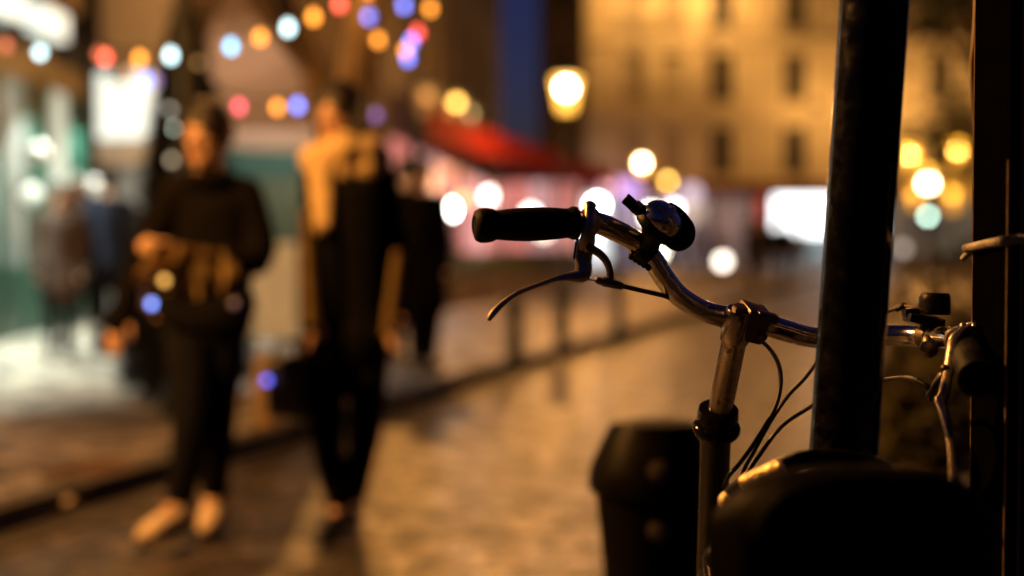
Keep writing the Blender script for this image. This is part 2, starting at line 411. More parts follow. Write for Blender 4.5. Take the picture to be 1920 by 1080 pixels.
rv = [O + U * a + V * b + Vector((0, 0, z)) for a, b, z in ((0, 0, 20), (33, 0, 20), (33, -9, 20), (0, -9, 20), (1, -2, 23), (32, -2, 23), (32, -7, 23), (1, -7, 23))]
vv = [bm.verts.new(x) for x in rv]
for f in ((0, 1, 5, 4), (1, 2, 6, 5), (2, 3, 7, 6), (3, 0, 4, 7), (4, 5, 6, 7)): bm.faces.new([vv[i] for i in f])
rf = obj('roof', bm, zinc, t, smooth=False)
for u in (6, 15, 24): 
    bm = B(); fbox(bm, F, u, u + 1.6, -4, -3.2, 22.5, 24.6); obj('chimney', bm, stone, rf, smooth=False)
# ground floor: shops with lit windows between dark piers under one maroon fascia
maroon = mat('maroon_fascia', (0.10, 0.02, 0.02), 0.6)
bm = B(); fbox(bm, F, 0, 33, -0.02, 0.5, 3.25, 3.9); obj('fascia', bm, maroon, t, smooth=False)
bm = B()
bm.free()
for px in (1085, 1150, 1240, 1330, 1412, 1443, 1660, 1745, 1840, 1930, 2050, 2200, 2300):
  u = px2u(px); bm = B(); fbox(bm, F, u - 0.12, u + 0.12, -0.3, 0.25, 0, 3.25)
  obj('shop_pier', bm, mat('dark_shop_wood', (0.05, 0.03, 0.02), 0.5), t, smooth=False)
def shopwin(x0, x1, y0, y1, m, nm='shop_window'):
    a = px2u(x0); b = px2u(x1); z1 = W(960, y0, YB).z; z0 = max(0.02, W(960, y1, YB).z)
    bm = B(); fbox(bm, F, a, b, -0.2, -0.1, z0, z1); return obj(nm, bm, m, t, smooth=False)
shopwin(1088, 1147, 352, 492, lit_var('glow_white', (1.0, 1.0, 1.0), (0.45, 0.5, 0.6), 1.6, 0.8))
shopwin(1153, 1237, 356, 495, lit_var('glow_lilac', (0.42, 0.30, 0.50), (0.20, 0.16, 0.24), 0.9, 0.8))
shopwin(1243, 1327, 352, 495, lit_var('glow_lav', (0.80, 0.68, 0.80), (0.18, 0.15, 0.2), 0.55, 0.9))
shopwin(1333, 1409, 360, 497, lit_var('glow_dim', (0.35, 0.22, 0.2), (0.12, 0.08, 0.08), 0.7, 0.9))
shopwin(1415, 1441, 352, 415, lit('glow_redsign', (0.7, 0.04, 0.06), 0.55), 'red_sign')
shopwin(1446, 1657, 358, 440, lit('glow_big', (0.93, 0.97, 1.0), 4.0), 'bright_shop_window')
shopwin(1446, 1657, 441, 498, lit_var('glow_cyan', (0.4, 0.6, 0.62), (0.2, 0.22, 0.25), 0.6, 0.9))
shopwin(1663, 1742, 360, 498, lit_var('glow_brown', (0.3, 0.2, 0.13), (0.1, 0.08, 0.06), 0.7, 0.9))
shopwin(1748, 1837, 360, 498, lit_var('glow_brown2', (0.2, 0.16, 0.1), (0.07, 0.06, 0.05), 0.7, 0.9))
shopwin(1843, 2320, 360, 498, MATS['glow_brown2'])
for (px, py, c, s, r) in ((1120, 385, (1, 1, 1), 30, .30), (1108, 440, (.75, .95, 1), 14, .3), (1222, 402, (1, .95, .8), 14, .32), (1262, 392, (.95, .9, 1), 9, .28), (1232, 470, (1, .95, .75), 9, .32), (1297, 362, (.85, .75, 1), 1.0, .4), (1300, 400, (.9, .8, .7), .5, .45), (1180, 355, (.4, .25, .8), 1.6, .5), (1143, 345, (1, .4, .45), 2.2, .4), (1345, 258, (1, .6, .3), 0.0, 0)):
    if s: 
        p = W(px, py, YB - 1.2); bm = B(); lathe(bm, [(r * .9, 0), (r, 0.04), (r, 0.12), (r * .8, 0.16)], p, (0, 1, 0), 20)
        g = thing('shop_lamp', p, 'round shop lamp', 'lamp', 'round lamps of the far shops'); g['label'] = 'round glowing lamp before the far shop fronts'
        obj('lamp_disc', bm, lit('shop_lamp_%d_%d' % (px, py), c, s), g)
        bm = B(); tube(bm, [p + Vector((0, 0.16, 0)), p + Vector((0, 1.0, 0.05))], 0.04, 8); obj('lamp_arm', bm, iron, g)

# facade flood lamps on the cornice of the yellow block
for u, e in ((2.8, 700), (6.2, 1000), (10.5, 430), (15, 520), (21, 850), (28, 450)):
    p = F[0] + U * u + V * 2.6 + Vector((0, 0, 12.2 if u < 8 else 7.2))
    fl = thing('flood_lamp', p, 'floodlight on a long arm washing the yellow facade', 'floodlight', 'floodlights on the yellow block')
    bm = B(); box(bm, p + Vector((0, -.06, 0)), (0.34, 0.04, 0.34), bev=0.01); box(bm, p + Vector((0, 0, -.16)), (0.34, 0.3, 0.03), bev=0.01); tube(bm, [p + Vector((0, 0.0, -.18)), p + Vector((0, 2.35, -0.3))], 0.02, 8); obj('floodlight_body', bm, iron, fl)
    point('flood_light', p + Vector((0, 0.06, 0.02)), e, (1, 0.51, 0.135), 0.04, fl)

# narrow grey-brown house left of it
t = thing('narrow_house', (0.9, 61, 0), 'narrow unlit brown house at the left end of the yellow block', 'building')
F2 = (Vector((1.25, 61, 0)), Vector((1, 0, 0)), Vector((0, -1, 0)))
hb = mat('brown_render', (0.13, 0.095, 0.07), 0.9, var=0.2, scale=0.6)
storeys(t, F2, 1.9, 0, 17, [0.95], [5.2, 8.6, 12.0, 15.2], 0.8, 1.9, hb, frame_w, [darkglass], 0.3)
bm = B(); fbox(bm, F2, 0, 1.9, -4.2, -0.32, 0, 17); fbox(bm, F2, -0.15, 2.05, -4.4, 0.2, 17.0, 17.4); obj('body', bm, hb, t, smooth=False)

# dark corner building behind the tree; its side wall recedes along the street
t = thing('corner_building', (-1.9, 21, 0.1), 'tall dark brown corner building behind the bare tree and the red canopy', 'building')
du = Vector((1.55, 23, 0)).normalized(); dv = Vector((du.y, -du.x, 0))
F3 = (Vector((-1.9, 21, 0)), du, dv)
db = mat('dark_brown_wall', (0.06, 0.045, 0.033), 0.9, var=0.35, scale=0.8)
storeys(t, F3, 23, 0.1, 15, [2 + 3 * k for k in range(7)], [5.2, 8.4, 11.6], 1.0, 1.9, db, frame_w, [darkglass, darkglass, dimglass], 0.35)
bm = B(); fbox(bm, F3, 0, 23, -11, -0.36, 0.1, 15); fbox(bm, F3, -0.3, 23.3, -11.3, 0.3, 15.0, 15.5); obj('body', bm, db, t, smooth=False)
F3g = (Vector((-1.9, 21, 0)), Vector((-du.y, du.x, 0)), -du)      # its end wall faces the camera
def gpanel(nm, x0, x1, y0, y1, m, th=0.05, par=None):
    a = W(x0, y0, 20.7); b = W(x1, y1, 20.7); bm = B()
    box(bm, ((a.x + b.x) / 2, 21.2 - 0.4 + 0.0 + ((a.x + b.x) / 2 + 1.9) * (-0.0674), (a.z + b.z) / 2), (b.x - a.x, th, a.z - b.z), (1, -0.0674, 0), (0.0674, 1, 0))
    return obj(nm, bm, m, par or t, smooth=False)
gpanel('lit_shop_window', 168, 302, 130, 258, lit('gable_white', (0.92, 1.0, 0.86), 1.3))
gpanel('cream_wall_board', 175, 345, -60, 122, mat('cream_board', (.42, .40, .37), .8, var=.1, scale=1), .09)
gpanel('shop_fascia', 168, 302, 262, 306, lit('gable_band', (0.75, 0.6, 0.38), 0.30), 0.07)
gpanel('lit_shop_window', 190, 300, 312, 585, lit_var('gable_low', (0.75, 0.75, 0.6), (0.28, 0.28, 0.22), 0.62, 0.9))
gpanel('lit_shop_window', 455, 575, 270, 440, lit('green_dim', (0.05, 0.10, 0.08), 0.35))
for z in (5, 8.5, 12):
    for x in (150, 330, 620):
        pass

# low pavilion cafe with pink-red glow at the end of the terrace
t = thing('cafe_pavilion', (-0.2, 42, 0.1), 'low cafe pavilion glowing pink and red at the far end of the red canopy', 'cafe')
F4 = (Vector((-1.0, 42, 0)), Vector((1, 0, 0)), Vector((0, -1, 0)))
bm = B(); fbox(bm, F4, 0, 3.05, -4, -0.4, 0.1, 3.2); fbox(bm, F4, -0.1, 3.15, -4.1, 0.3, 3.2, 3.4); obj('pavilion_body', bm, maroon, t, smooth=False)
pk = [lit_var('pink1', (0.9, 0.35, 0.30), (0.45, 0.14, 0.12), 1.35, 1.3), lit_var('pink2', (0.75, 0.22, 0.18), (0.35, 0.10, 0.09), 1.3, 1.3), lit_var('pink3', (0.8, 0.45, 0.45), (0.35, 0.14, 0.14), 1.35, 1.3)]
for k in range(4):
    bm = B(); fbox(bm, F4, 0.08 + k * 0.745, 0.74 + k * 0.745, -0.38, -0.3, 0.9, 2.9); w_ = obj('window', bm, pk[k % 3], t, smooth=False)
bm = B()
for k in range(5): fbox(bm, F4, k * 0.745, 0.06 + k * 0.745, -0.39, -0.2, 0.1, 3.2)
obj('mullion', bm, maroon, t, smooth=False)
bm = B(); fbox(bm, F4, 0, 3.05, -0.385, -0.33, 0.1, 0.88); obj('window_base', bm, db, t, smooth=False)

# side shopfront of the corner building: lit windows and the red canopy over the terrace
for k in range(7):
    bm = B(); fbox(bm, F3, 0.6 + 3.15 * k, 3.3 + 3.15 * k, 0.003, 0.06, 0.75, 2.75)
    obj('lit_shop_window', bm, pk[(k + 1) % 3], bpy.data.objects['corner_building'], smooth=False)
canv = bpy.data.materials.new('red_canvas'); canv.use_nodes = True
b_ = canv.node_tree.nodes['Principled BSDF']; b_.inputs['Base Color'].default_value = (0.40, 0.03, 0.018, 1); b_.inputs['Roughness'].default_value = 0.8
tl = canv.node_tree.nodes.new('ShaderNodeBsdfTranslucent'); tl.inputs[0].default_value = (0.5, 0.04, 0.02, 1)
ms = canv.node_tree.nodes.new('ShaderNodeMixShader'); ms.inputs[0].default_value = 0.5
canv.node_tree.links.new(b_.outputs[0], ms.inputs[1]); canv.node_tree.links.new(tl.outputs[0], ms.inputs[2])
canv.node_tree.links.new(ms.outputs[0], canv.node_tree.nodes['Material Output'].inputs[0])
t = thing('red_canopy', (-1.24, 22, 0.1), 'long red canvas canopy sloping away over the cafe terrace', 'canopy')
n0, n1 = Vector((-1.30, 22, 0)), Vector((2.85, 40, 0)); i0 = F3[0] + du * 1.0 + dv * 0.1; i1 = F3[0] + du * 19.5 + dv * 0.1
bm = B(); N = 24
for k in range(N + 1):
    f = k / N; o_ = n0.lerp(n1, f); i_ = i0.lerp(i1, f); sag = 0.06 * math.sin(f * N * PI / 3) ** 2
    for (p, z) in ((i_, 3.55), (o_.lerp(i_, 0.5), 3.36 - sag), (o_, 3.2 - sag)): bm.verts.new((p.x, p.y, z))
bm.verts.ensure_lookup_table()
for k in range(N):
    for j in range(2): bm.faces.new((bm.verts[k*3+j], bm.verts[k*3+j+1], bm.verts[k*3+j+4], bm.verts[k*3+j+3]))
r_ = bmesh.ops.solidify(bm, geom=bm.faces[:], thickness=0.012)
obj('canopy_sheet', bm, canv, t)
bm = B()
for k in range(N + 1):
    f = k / N; o_ = n0.lerp(n1, f); sag = 0.06 * math.sin(f * N * PI / 3) ** 2
    bm.verts.new((o_.x + .01, o_.y, 3.19 - sag)); bm.verts.new((o_.x + .01, o_.y, 2.66 + 0.05 * (k % 2)))
bm.verts.ensure_lookup_table()
for k in range(N): bm.faces.new((bm.verts[k*2], bm.verts[k*2+1], bm.verts[k*2+3], bm.verts[k*2+2]))
bmesh.ops.solidify(bm, geom=bm.faces[:], thickness=0.01)
obj('valance', bm, canv, t)
for f in (0.01, 0.25, 0.5, 0.75, 0.99):
    p = n0.lerp(n1, f); bm = B(); tube(bm, [(p.x - .06, p.y, 0.1), (p.x - .06, p.y, 3.1)], 0.03, 10); obj('post', bm, iron, t)
for k, (f, e) in enumerate(((0.05, 26), (0.22, 50), (0.42, 80), (0.62, 120), (0.85, 170))):  # added bowl uplighters, bulbs out of sight, that make the canopy glow
    p = n0.lerp(n1, f).lerp(i0.lerp(i1, f), 0.45); z = 2.85
    g = thing('added_pendant', (p.x, p.y, 3.3), 'small added pendant lamp hanging under the red canopy', 'lamp', 'added pendant lamps under the red canopy')
    bm = B(); tube(bm, [(p.x, p.y, 3.3), (p.x, p.y, z - 0.1)], 0.008, 6); obj('cord', bm, iron, g)
    bm = B(); lathe(bm, [(0.02, -0.13), (0.10, -0.10), (0.15, 0.06), (0.145, 0.06), (0.095, -0.09), (0.02, -0.12)], (p.x, p.y, z), (0, 0, 1), 20); obj('added_lamp_shade', bm, iron, g)
    bm = B(); ball(bm, (p.x, p.y, z - .04), 0.03); obj('bulb', bm, lit('added_pendant_glow', (1, .55, .3), 3), g)  # bulb of the added uplighter
    point('canopy_fill_light', (p.x, p.y, z - .04), e * 1.1, (1, 0.5, 0.28), 0.03, g)
# white globes on the terrace
for (px, py, d, s, r, lb) in ((840, 393, 24, 45, .13, 'large white globe lamp left of the black grip'), (866, 375, 26, 3.0, .10, 'dim yellow globe lamp peeping out behind the large white one'), (918, 368, 27, 9, .12, 'cream globe lamp just above the black grip end'), (995, 402, 30, 9, .14, 'white globe lamp half hidden behind the black grip'), (1020, 436, 33, 8, .12, 'small white globe lamp showing under the black grip'), (1060, 372, 36, .9, .18, 'faint red globe lamp above the brake clamp')):
    p = W(px, py, d); c = (1, .97, .88) if s > 8.5 else ((1, .9, .7) if s > 3.5 else (1, .7, .2)); 
    if s < 1: c = (1, .2, .15)
    g = thing('globe_lamp', (p.x, p.y, 0.1), lb, 'lamp', 'globe lamps on the terrace')
    bm = B(); tube(bm, [(p.x, p.y, 0.1), (p.x, p.y, p.z - r * .9)], 0.02, 8); lathe(bm, [(0.16, 0), (0.15, 0.03), (0.03, 0.06)], (p.x, p.y, 0.1), (0, 0, 1), 16); obj('post', bm, iron, g)
    bm = B(); ball(bm, p, r); obj('globe', bm, lit('globe_%d' % px, c, s), g)

# terrace planters with hedges (dark band under the pink glow)
hedge = mat('hedge_leaf', (0.03, 0.045, 0.02), 0.6, var=0.4, scale=6)
wood_d = mat('planter_wood', (0.07, 0.04, 0.02), 0.7, var=0.3, scale=5)
rl = random.Random(11)
def leafcloud(bm, c, s, n, size, rnd):
    for _ in range(n):
        while True:
            p = Vector((rnd.uniform(-1, 1), rnd.uniform(-1, 1), rnd.uniform(-1, 1)))
            if 0.2 < p.length < 1: break
        p = Vector((c[0] + p.x * s[0], c[1] + p.y * s[1], c[2] + p.z * s[2]))
        a = Vector((rnd.gauss(0, 1), rnd.gauss(0, 1), rnd.gauss(0, 1))).normalized(); b = a.orthogonal().normalized(); q = size * rnd.uniform(.6, 1.3)
        bm.faces.new([bm.verts.new(p + a * q), bm.verts.new(p + b * q * .5), bm.verts.new(p - a * q), bm.verts.new(p - b * q * .5)])
pl_labels = ['terrace planter with a low dark hedge, nearest under the red canopy', 'terrace planter with a low dark hedge, second under the canopy', 'terrace planter with a low dark hedge in the middle of the row', 'terrace planter with a low dark hedge, fourth along the row', 'terrace planter with a low dark hedge at the far end of the row']
for k in range(5):
    f = k / 5; p = n0.lerp(n1, f * 0.62) + Vector((0.1, 0.6, 0)); dd = (n1 - n0).normalized(); nn = Vector((dd.y, -dd.x, 0))
    g = thing('planter', (p.x, p.y, 0.1), pl_labels[k], 'planter', 'hedge planters along the terrace')
    bm = B(); c = p + dd * 1.0
    box(bm, (c.x, c.y, 0.33), (2.0, 0.4, 0.46), dd, nn, bev=0.02); obj('planter_box', bm, wood_d, g, smooth=False)
    bm = B()
    for q in range(6): cc = p + dd * (0.2 + q * .32); leafcloud(bm, (cc.x, cc.y, 0.72), (.26, .22, .26), 150, .05, rl)
    obj('hedge', bm, hedge, g, smooth=False)

# left shop
t = thing('green_shop', (-5.4, 8, 0.1), 'shop with dark green pillars, lit windows and a row of white light boxes above', 'shop')
F5 = (Vector((-5.4, 8, 0)), Vector((0, 1, 0)), Vector((1, 0, 0)))
green = mat('dark_green_paint', (0.012, 0.05, 0.038), 0.35, var=0.2, scale=3)
grw = mat('shop_upper_wall', (0.09, 0.075, 0.055), 0.8, var=0.2, scale=2)
def yq(px): return 5.4 * FPX / (960 - px) - 8
bm = B(); fbox(bm, F5, 0, 10, -5, -0.4, 0.1, 6.0); fbox(bm, F5, 0, 10.0, -0.4, 0.0, 3.98, 6.0); obj('body', bm, grw, t, smooth=False)
bm = B(); fbox(bm, F5, 0, 10, -0.39, 0.0, 2.95, 3.28); obj('fascia', bm, mat('cream_fascia', (0.16, 0.14, 0.08), 0.5), t, smooth=False)
for (a, b, e) in ((2.6, 3.9, 1.15), (4.4, 5.7, 1.15), (6.25, 7.3, 1.2), (7.85, 8.75, 1.2)):
    bm = B(); fbox(bm, F5, a, b, 0.0, 0.2, 3.50, 3.80); lb = obj('light_box', bm, lit('lightbox%d' % int(a * 10), (0.85, 1, 0.88), e), t, smooth=False)
for (a, b) in ((6.9, 7.1), (7.85, 8.65), (9.35, 9.95), (4.0, 4.3), (1, 1.3)):
    bm = B(); fbox(bm, F5, a, b, -0.38, 0.02, 0.1, 2.95); obj('pillar', bm, green, t, smooth=False)
gm1 = lit_var('shop_glow_pale', (1, 1, 0.8), (0.5, 0.5, 0.35), 1.0, 1.4)
gm2 = lit_var('shop_glow_grey', (0.42, 0.47, 0.37), (0.08, 0.12, 0.09), .8, 2.2)
gm3 = lit_var('shop_glow_mid', (0.5, 0.55, 0.42), (0.25, 0.28, 0.2), 0.8, 1.5)
for (a, b, m_, z0) in ((1.3, 4.0, gm2, .9), (4.3, 6.9, gm2, .9), (7.1, 7.85, gm2, .9), (8.65, 9.35, gm1, 1.3), ):
    bm = B(); fbox(bm, F5, a, b, -0.09, -0.02, z0, 2.95); obj('shop_window', bm, m_, t, smooth=False)
    bm = B(); fbox(bm, F5, a, b, -0.36, -0.005, 0.1, z0); obj('stall_riser', bm, green, t, smooth=False)
for k in range(5):      # downlights added to brighten the pavement, on short arms under the fascia
    q = Vector((-4.85, 10.6 + k * 1.75, 3.12)); dl = None
    bm = B(); lathe(bm, [(.02, .13), (.06, .12), (.125, 0), (.12, 0), (.055, .11), (.01, .12)], q, (0, 0, 1), 18); tube(bm, [q + Vector((0, 0, .12)), q + Vector((-.1, 0, .2)), q + Vector((-.56, 0, .12))], .012, 8); dl = obj('added_downlight', bm, iron, t)
    sl = bpy.data.lights.new('pavement_fill_spot', 'SPOT'); sl.energy = 1000; sl.color = (.88, 1.0, .84); sl.shadow_soft_size = .02; sl.spot_size = R(88); sl.spot_blend = .4
    so = bpy.data.objects.new('pavement_fill_spot', sl); COL.objects.link(so); so.parent = t; so.location = q + Vector((0, 0, .07)) - origin(t)
# hanging round shop lamps seen in the window
for (px, py, d, c, s, lb) in ((175, 350, 17.2, (.9, .95, .8), .7, 'pale round lamp hanging before the lit shop beside the passers-by'), (60, 365, 15.4, (.8, .95, .8), .45, 'pale greenish round lamp in the leftmost shop window'), (72, 285, 15.6, (.8, .55, .4), .35, 'faint pinkish round lamp in the leftmost shop window')):
    p = W(px, py, d); bm = B(); ball(bm, p, .1); g = thing('hanging_lamp', p, lb, 'lamp', None); obj('globe', bm, lit('hl%d' % px, c, s), g)
    bm = B(); tube(bm, [p + Vector((0, 0, .1)), (p.x, p.y, 3.0)], .008, 6); obj('cord', bm, iron, g)

# beige market tent
t = thing('market_tent', W(385, 800, 15.2) * 1, 'large beige canvas market tent with dark green side wall behind the Christmas tree', 'tent')
t.location.z = 0.1
tentm = mat('beige_canvas', (0.5, 0.40, 0.31), 0.85, var=0.08, scale=2)
_t = tentm.node_tree; tl2 = _t.nodes.new('ShaderNodeBsdfTranslucent'); tl2.inputs[0].default_value = (.6, .46, .36, 1); ms2 = _t.nodes.new('ShaderNodeMixShader'); ms2.inputs[0].default_value = .45
_t.links.new(_t.nodes['Principled BSDF'].outputs[0], ms2.inputs[1]); _t.links.new(tl2.outputs[0], ms2.inputs[2]); _t.links.new(ms2.outputs[0], _t.nodes['Material Output'].inputs[0])
A = W(330, 262, 14.2); Bc = W(620, 262, 14.2); Cc = W(608, 262, 17.0); Dd = W(330, 262, 17.0)
for v in (A, Bc, Cc, Dd): v.z = 2.28
A.x = -3.42; Dd.x = -4.1; Cc.x = Bc.x
apex = Vector(((A.x + Bc.x) / 2 - 0.25, 15.6, 4.9))
bm = B(); N = 8
cor = [A, Bc, Cc, Dd]
for s in range(4):
    p, q = cor[s], cor[(s + 1) % 4]; grid = []
    for i in range(N + 1):
        row = []
        for j in range(N + 1):
            e = p.lerp(q, j / N); x = e.lerp(apex, i / N); sg = 0.25 * math.sin(PI * i / N) ** 1.0
            x = Vector((x.x, x.y, x.z - sg)); row.append(bm.verts.new(x))
        grid.append(row)
    for i in range(N):
        for j in range(N): bm.faces.new((grid[i][j], grid[i][j+1], grid[i+1][j+1], grid[i+1][j]))
bmesh.ops.remove_doubles(bm, verts=bm.verts, dist=0.002)
bmesh.ops.solidify(bm, geom=bm.faces[:], thickness=0.01)
obj('tent_roof', bm, tentm, t)
for v in cor:
    bm = B(); tube(bm, [(v.x, v.y, 0.1), (v.x, v.y, 2.28)], 0.025, 8); obj('tent_leg', bm, iron, t)
bm = B(); box(bm, ((Dd.x + Cc.x) / 2, 16.95, 1.2), (Cc.x - Dd.x - .1, 0.02, 2.1)); obj('side_wall', bm, green, t, smooth=False)
# added lamp, hidden inside the tent to brighten its canvas
tlx = apex.x; bm = B(); lathe(bm, [(.10, -.02), (.11, 0), (.02, .14)], (tlx, 15.6, 3.05), (0, 0, 1), 16); tube(bm, [(tlx, 15.6, 3.18), (tlx, 15.6, 4.55)], .008, 6); obj('added_tent_lamp', bm, iron, t)
point('tent_fill_light', (tlx, 15.6, 2.98), 170, (1, .9, .8), .04, t)

# white board under the tent, ochre post, drain cover, paper
p = W(512, 645, 14.3)
g = thing('sign_board', (p.x, p.y, 0.1), 'blank whitish standing board in front of the tent between the two walkers', 'sign board')
bm = B(); box(bm, (p.x, p.y, 0.66), (0.50, 0.02, 0.98), (1, 0, 0), (0, 1, -.12), (0, .12, 1), 0.01); obj('board_panel', bm, mat('whitish_board', (0.74, 0.78, 0.72), 0.6, var=.08), g, smooth=False)
bm = B()
for s in (-1, 1): tube(bm, [(p.x + s * .2, p.y + .01, .1), (p.x + s * .2, p.y + .14, 1.12)], .015, 8)
obj('board_leg', bm, iron, g)
p = W(500, 800, 8.1)
bm = B(); lathe(bm, [(.075, 0), (.075, .34), (.06, .40), (.02, .43)], (p.x, p.y, 0.1), (0, 0, 1), 16)
tag(obj('bollard', bm, mat('ochre_stone', (0.32, 0.22, 0.10), .7), base=(p.x, p.y, .1)), 'short ochre stone bollard between the legs of the two walkers', 'bollard')
p = W(180, 887, 6.55); bm = B(); box(bm, (p.x, p.y, 0.112), (.44, .30, .02), kd, kn, bev=.004)
for k in range(6): box(bm, (p.x + kd.x * (k - 2.5) * .065, p.y + kd.y * (k - 2.5) * .065, .125), (.012, .26, .006), kd, kn)
tag(obj('drain_cover', bm, mat('rusty_iron', (0.13, 0.07, 0.03), .5, .4), base=(p.x, p.y, .1), smooth=False), 'rusty iron drain cover in the paving at the lower left', 'drain cover')
p = W(128, 972, 5.62); bm = B(); bmesh.ops.create_icosphere(bm, subdivisions=2, radius=.025, matrix=Matrix.Translation(Vector((p.x, p.y, .125))))
for v in bm.verts: v.co += Vector((mnoise.noise(v.co * 40), mnoise.noise(v.co * 40 + Vector((5, 0, 0))), 0)) * .02
tag(obj('crumpled_paper', bm, mat('paper', (.5, .42, .36), .8), base=(p.x, p.y, .1), smooth=False), 'small crumpled pale paper lying on the kerb', 'litter')

# bollards on the kerb side
bl = ['dark iron bollard under the tip of the brake lever', 'dark iron bollard right of the one under the brake lever tip', 'tall slim dark grey bollard behind the brake cable', 'dark iron bollard farthest along the kerb']
first = None
for k, (px, yb, h, r) in enumerate(((965, 695, .62, .07), (1053, 668, .62, .07))):
    d = (CAMZ - .1) * FPX / (yb - 453); p = W(px, yb, d)
    if first is None:
        first = thing('street_bollard', (p.x, p.y, .1), bl[k], 'bollard', 'iron bollards along the kerb')
        bm = B(); lathe(bm, [(.09, 0), (.09, .06), (.07, .09), (.065, h - .12)], (p.x, p.y, .1), (0, 0, 1), 18); obj('post', bm, iron, first)
        bm = B(); lathe(bm, [(.072, h - .12), (.08, h - .1), (.08, h - .06), (.06, h - .02), (.01, h)], (p.x, p.y, .1), (0, 0, 1), 18); obj('cap', bm, iron, first)
    else: dup(first, (p.x, p.y, .1), bl[k])
p = W(1160, 625, 16.6)
g = thing('parking_post', (p.x, p.y, .1), bl[2], 'bollard')
bm = B(); lathe(bm, [(.09, 0), (.09, .05), (.065, .1), (.06, 1.1), (.075, 1.14), (.075, 1.22), (.02, 1.27)], (p.x, p.y, .1), (0, 0, 1), 18); obj('post', bm, mat('teal_grey', (.05, .075, .08), .5), g)

# ------------------------------------------------------------------ trees
bark = mat('bark', (0.27, 0.19, 0.10), .9, var=.4, scale=12, bump=.8, bscale=30)
def tree(name, x, y, z, h, r, label, leafcol, nleaf, leafsize, group=None, spread=.55, lean=(0, 0), lv=4, seed=1, crown_z=.4, bias=0.0):
    rnd = random.Random(seed); t = thing(name, (x, y, z), label, 'tree', group)
    bt = B(); tips = []
    def grow(p, d, L, r, lev):
        q = p + d * L; mid = p.lerp(q, .5) + Vector((rnd.gauss(0, 1), rnd.gauss(0, 1), 0)) * L * .04
        tube(bt, [p, mid, q], [r, r * .85, r * .68], 8 if lev > 2 else 5, 3)
        if lev <= 1: tips.append((q, L))
        if lev == 0: return
        for k in range(3 if lev > 1 else 4):
            nd = (d * .8 + Vector((rnd.uniform(-1, 1) + bias, rnd.uniform(-1, 1), rnd.uniform(-.2, .7))) * spread).normalized()
            grow(q if k < 2 else mid, nd, L * rnd.uniform(.6, .82), r * .6, lev - 1)
    grow(Vector((x, y, z)), Vector((lean[0], lean[1], 1)).normalized(), h * crown_z, r, lv)
    obj('trunk', bt, bark, t)
    bc = B(); per = max(1, nleaf // max(1, len(tips)))
    for q, L in tips: leafcloud(bc, q, (L * .9, L * .9, L * .8), per, leafsize, rnd)
    obj('crown', bc, leafcol, t, smooth=False)
    return t
tree('bare_tree', -1.08, 10, .1, 7.0, .18, 'large street tree with a golden-lit trunk and dry brown leaves, strung with coloured bulbs', mat('dry_leaf', (.13, .075, .03), .7, var=.5, scale=3), 5200, .05, lean=(.03, 0), seed=5, spread=.62, crown_z=.40, bias=.55)
tree('bushy_tree', 4.55, 11.6, 0, 4.8, .14, 'dark leafy tree at the right, behind the metal post', mat('dark_leaf', (.04, .055, .02), .6, var=.5, scale=3), 6500, .05, seed=9, spread=.6, crown_z=.36)
# undergrowth around its foot
for k, (px, py, d, rr_, lb) in enumerate(((1818, 640, 8.0, .55, 'tall dark shrub between the leaning pole and the metal post'), (1690, 850, 6.3, .30, 'low yellowish shrub at the foot of the leaning pole'), (1790, 800, 6.8, .42, 'brownish low shrub beneath the right brake lever'))):
    p = W(px, py, d); g = thing('shrub', (p.x, p.y, 0), lb, 'shrub', 'shrubs at the right of the road')
    bm = B(); leafcloud(bm, (p.x, p.y, max(rr_, p.z)), (rr_, rr_ * .8, max(rr_, p.z)), 1500, .045, rl); obj('foliage', bm, mat('shrub_leaf', (.10, .085, .025), .6, var=.5, scale=4), g, smooth=False)
    bm = B()
    for q in range(5): tube(bm, [(p.x, p.y, 0), (p.x + rl.uniform(-.2, .2), p.y + rl.uniform(-.2, .2), p.z)], [.015, .006], 5, 0)
    obj('stem', bm, bark, g)

# Christmas tree behind the left walker
p = W(352, 752, 9.9); cx, cyy = p.x, p.y
g = thing('christmas_tree', (cx, cyy, .1), 'dark conical Christmas tree with a few faint bulbs, behind the walker carrying a bundle', 'christmas tree')
bm = B(); tube(bm, [(cx, cyy, .1), (cx, cyy, 2.72)], [.05, .012], 8, 0); obj('trunk', bm, bark, g)
bm = B(); rn = random.Random(3)
for i in range(6500):
    f = rn.random() ** .75; z = 2.74 - f * 2.5; R_ = .10 + .40 * f ** .7; a = rn.uniform(0, 2 * PI); L = R_ * rn.uniform(.75, 1.12)
    b0 = Vector((cx, cyy, z)); tip = b0 + Vector((math.cos(a) * L, math.sin(a) * L, -.18 * L + rn.uniform(-.03, .05)))
    s_ = Vector((-math.sin(a), math.cos(a), 0)) * (.02 + .07 * f); m_ = b0.lerp(tip, .6)
    bm.faces.new([bm.verts.new(b0), bm.verts.new(m_ + s_), bm.verts.new(tip), bm.verts.new(m_ - s_ + Vector((0, 0, .03)))])
obj('foliage', bm, mat('fir_needles', (.008, .011, .007), .7, var=.4), g, smooth=False)
for (px, py, c, s) in ((330, 240, (.6, .7, .55), 1.7), (322, 300, (.35, .3, .2), .7), (350, 150, (.5, .3, .1), .35), (318, 205, (.3, .35, .3), .5), (372, 118, (.5, .3, .1), .2)):
    q = W(px, py, 9.55); bm = B(); ball(bm, q, .022, u=8, v=6); obj('bulb', bm, lit('xb%d' % py, c, s * 6), g)

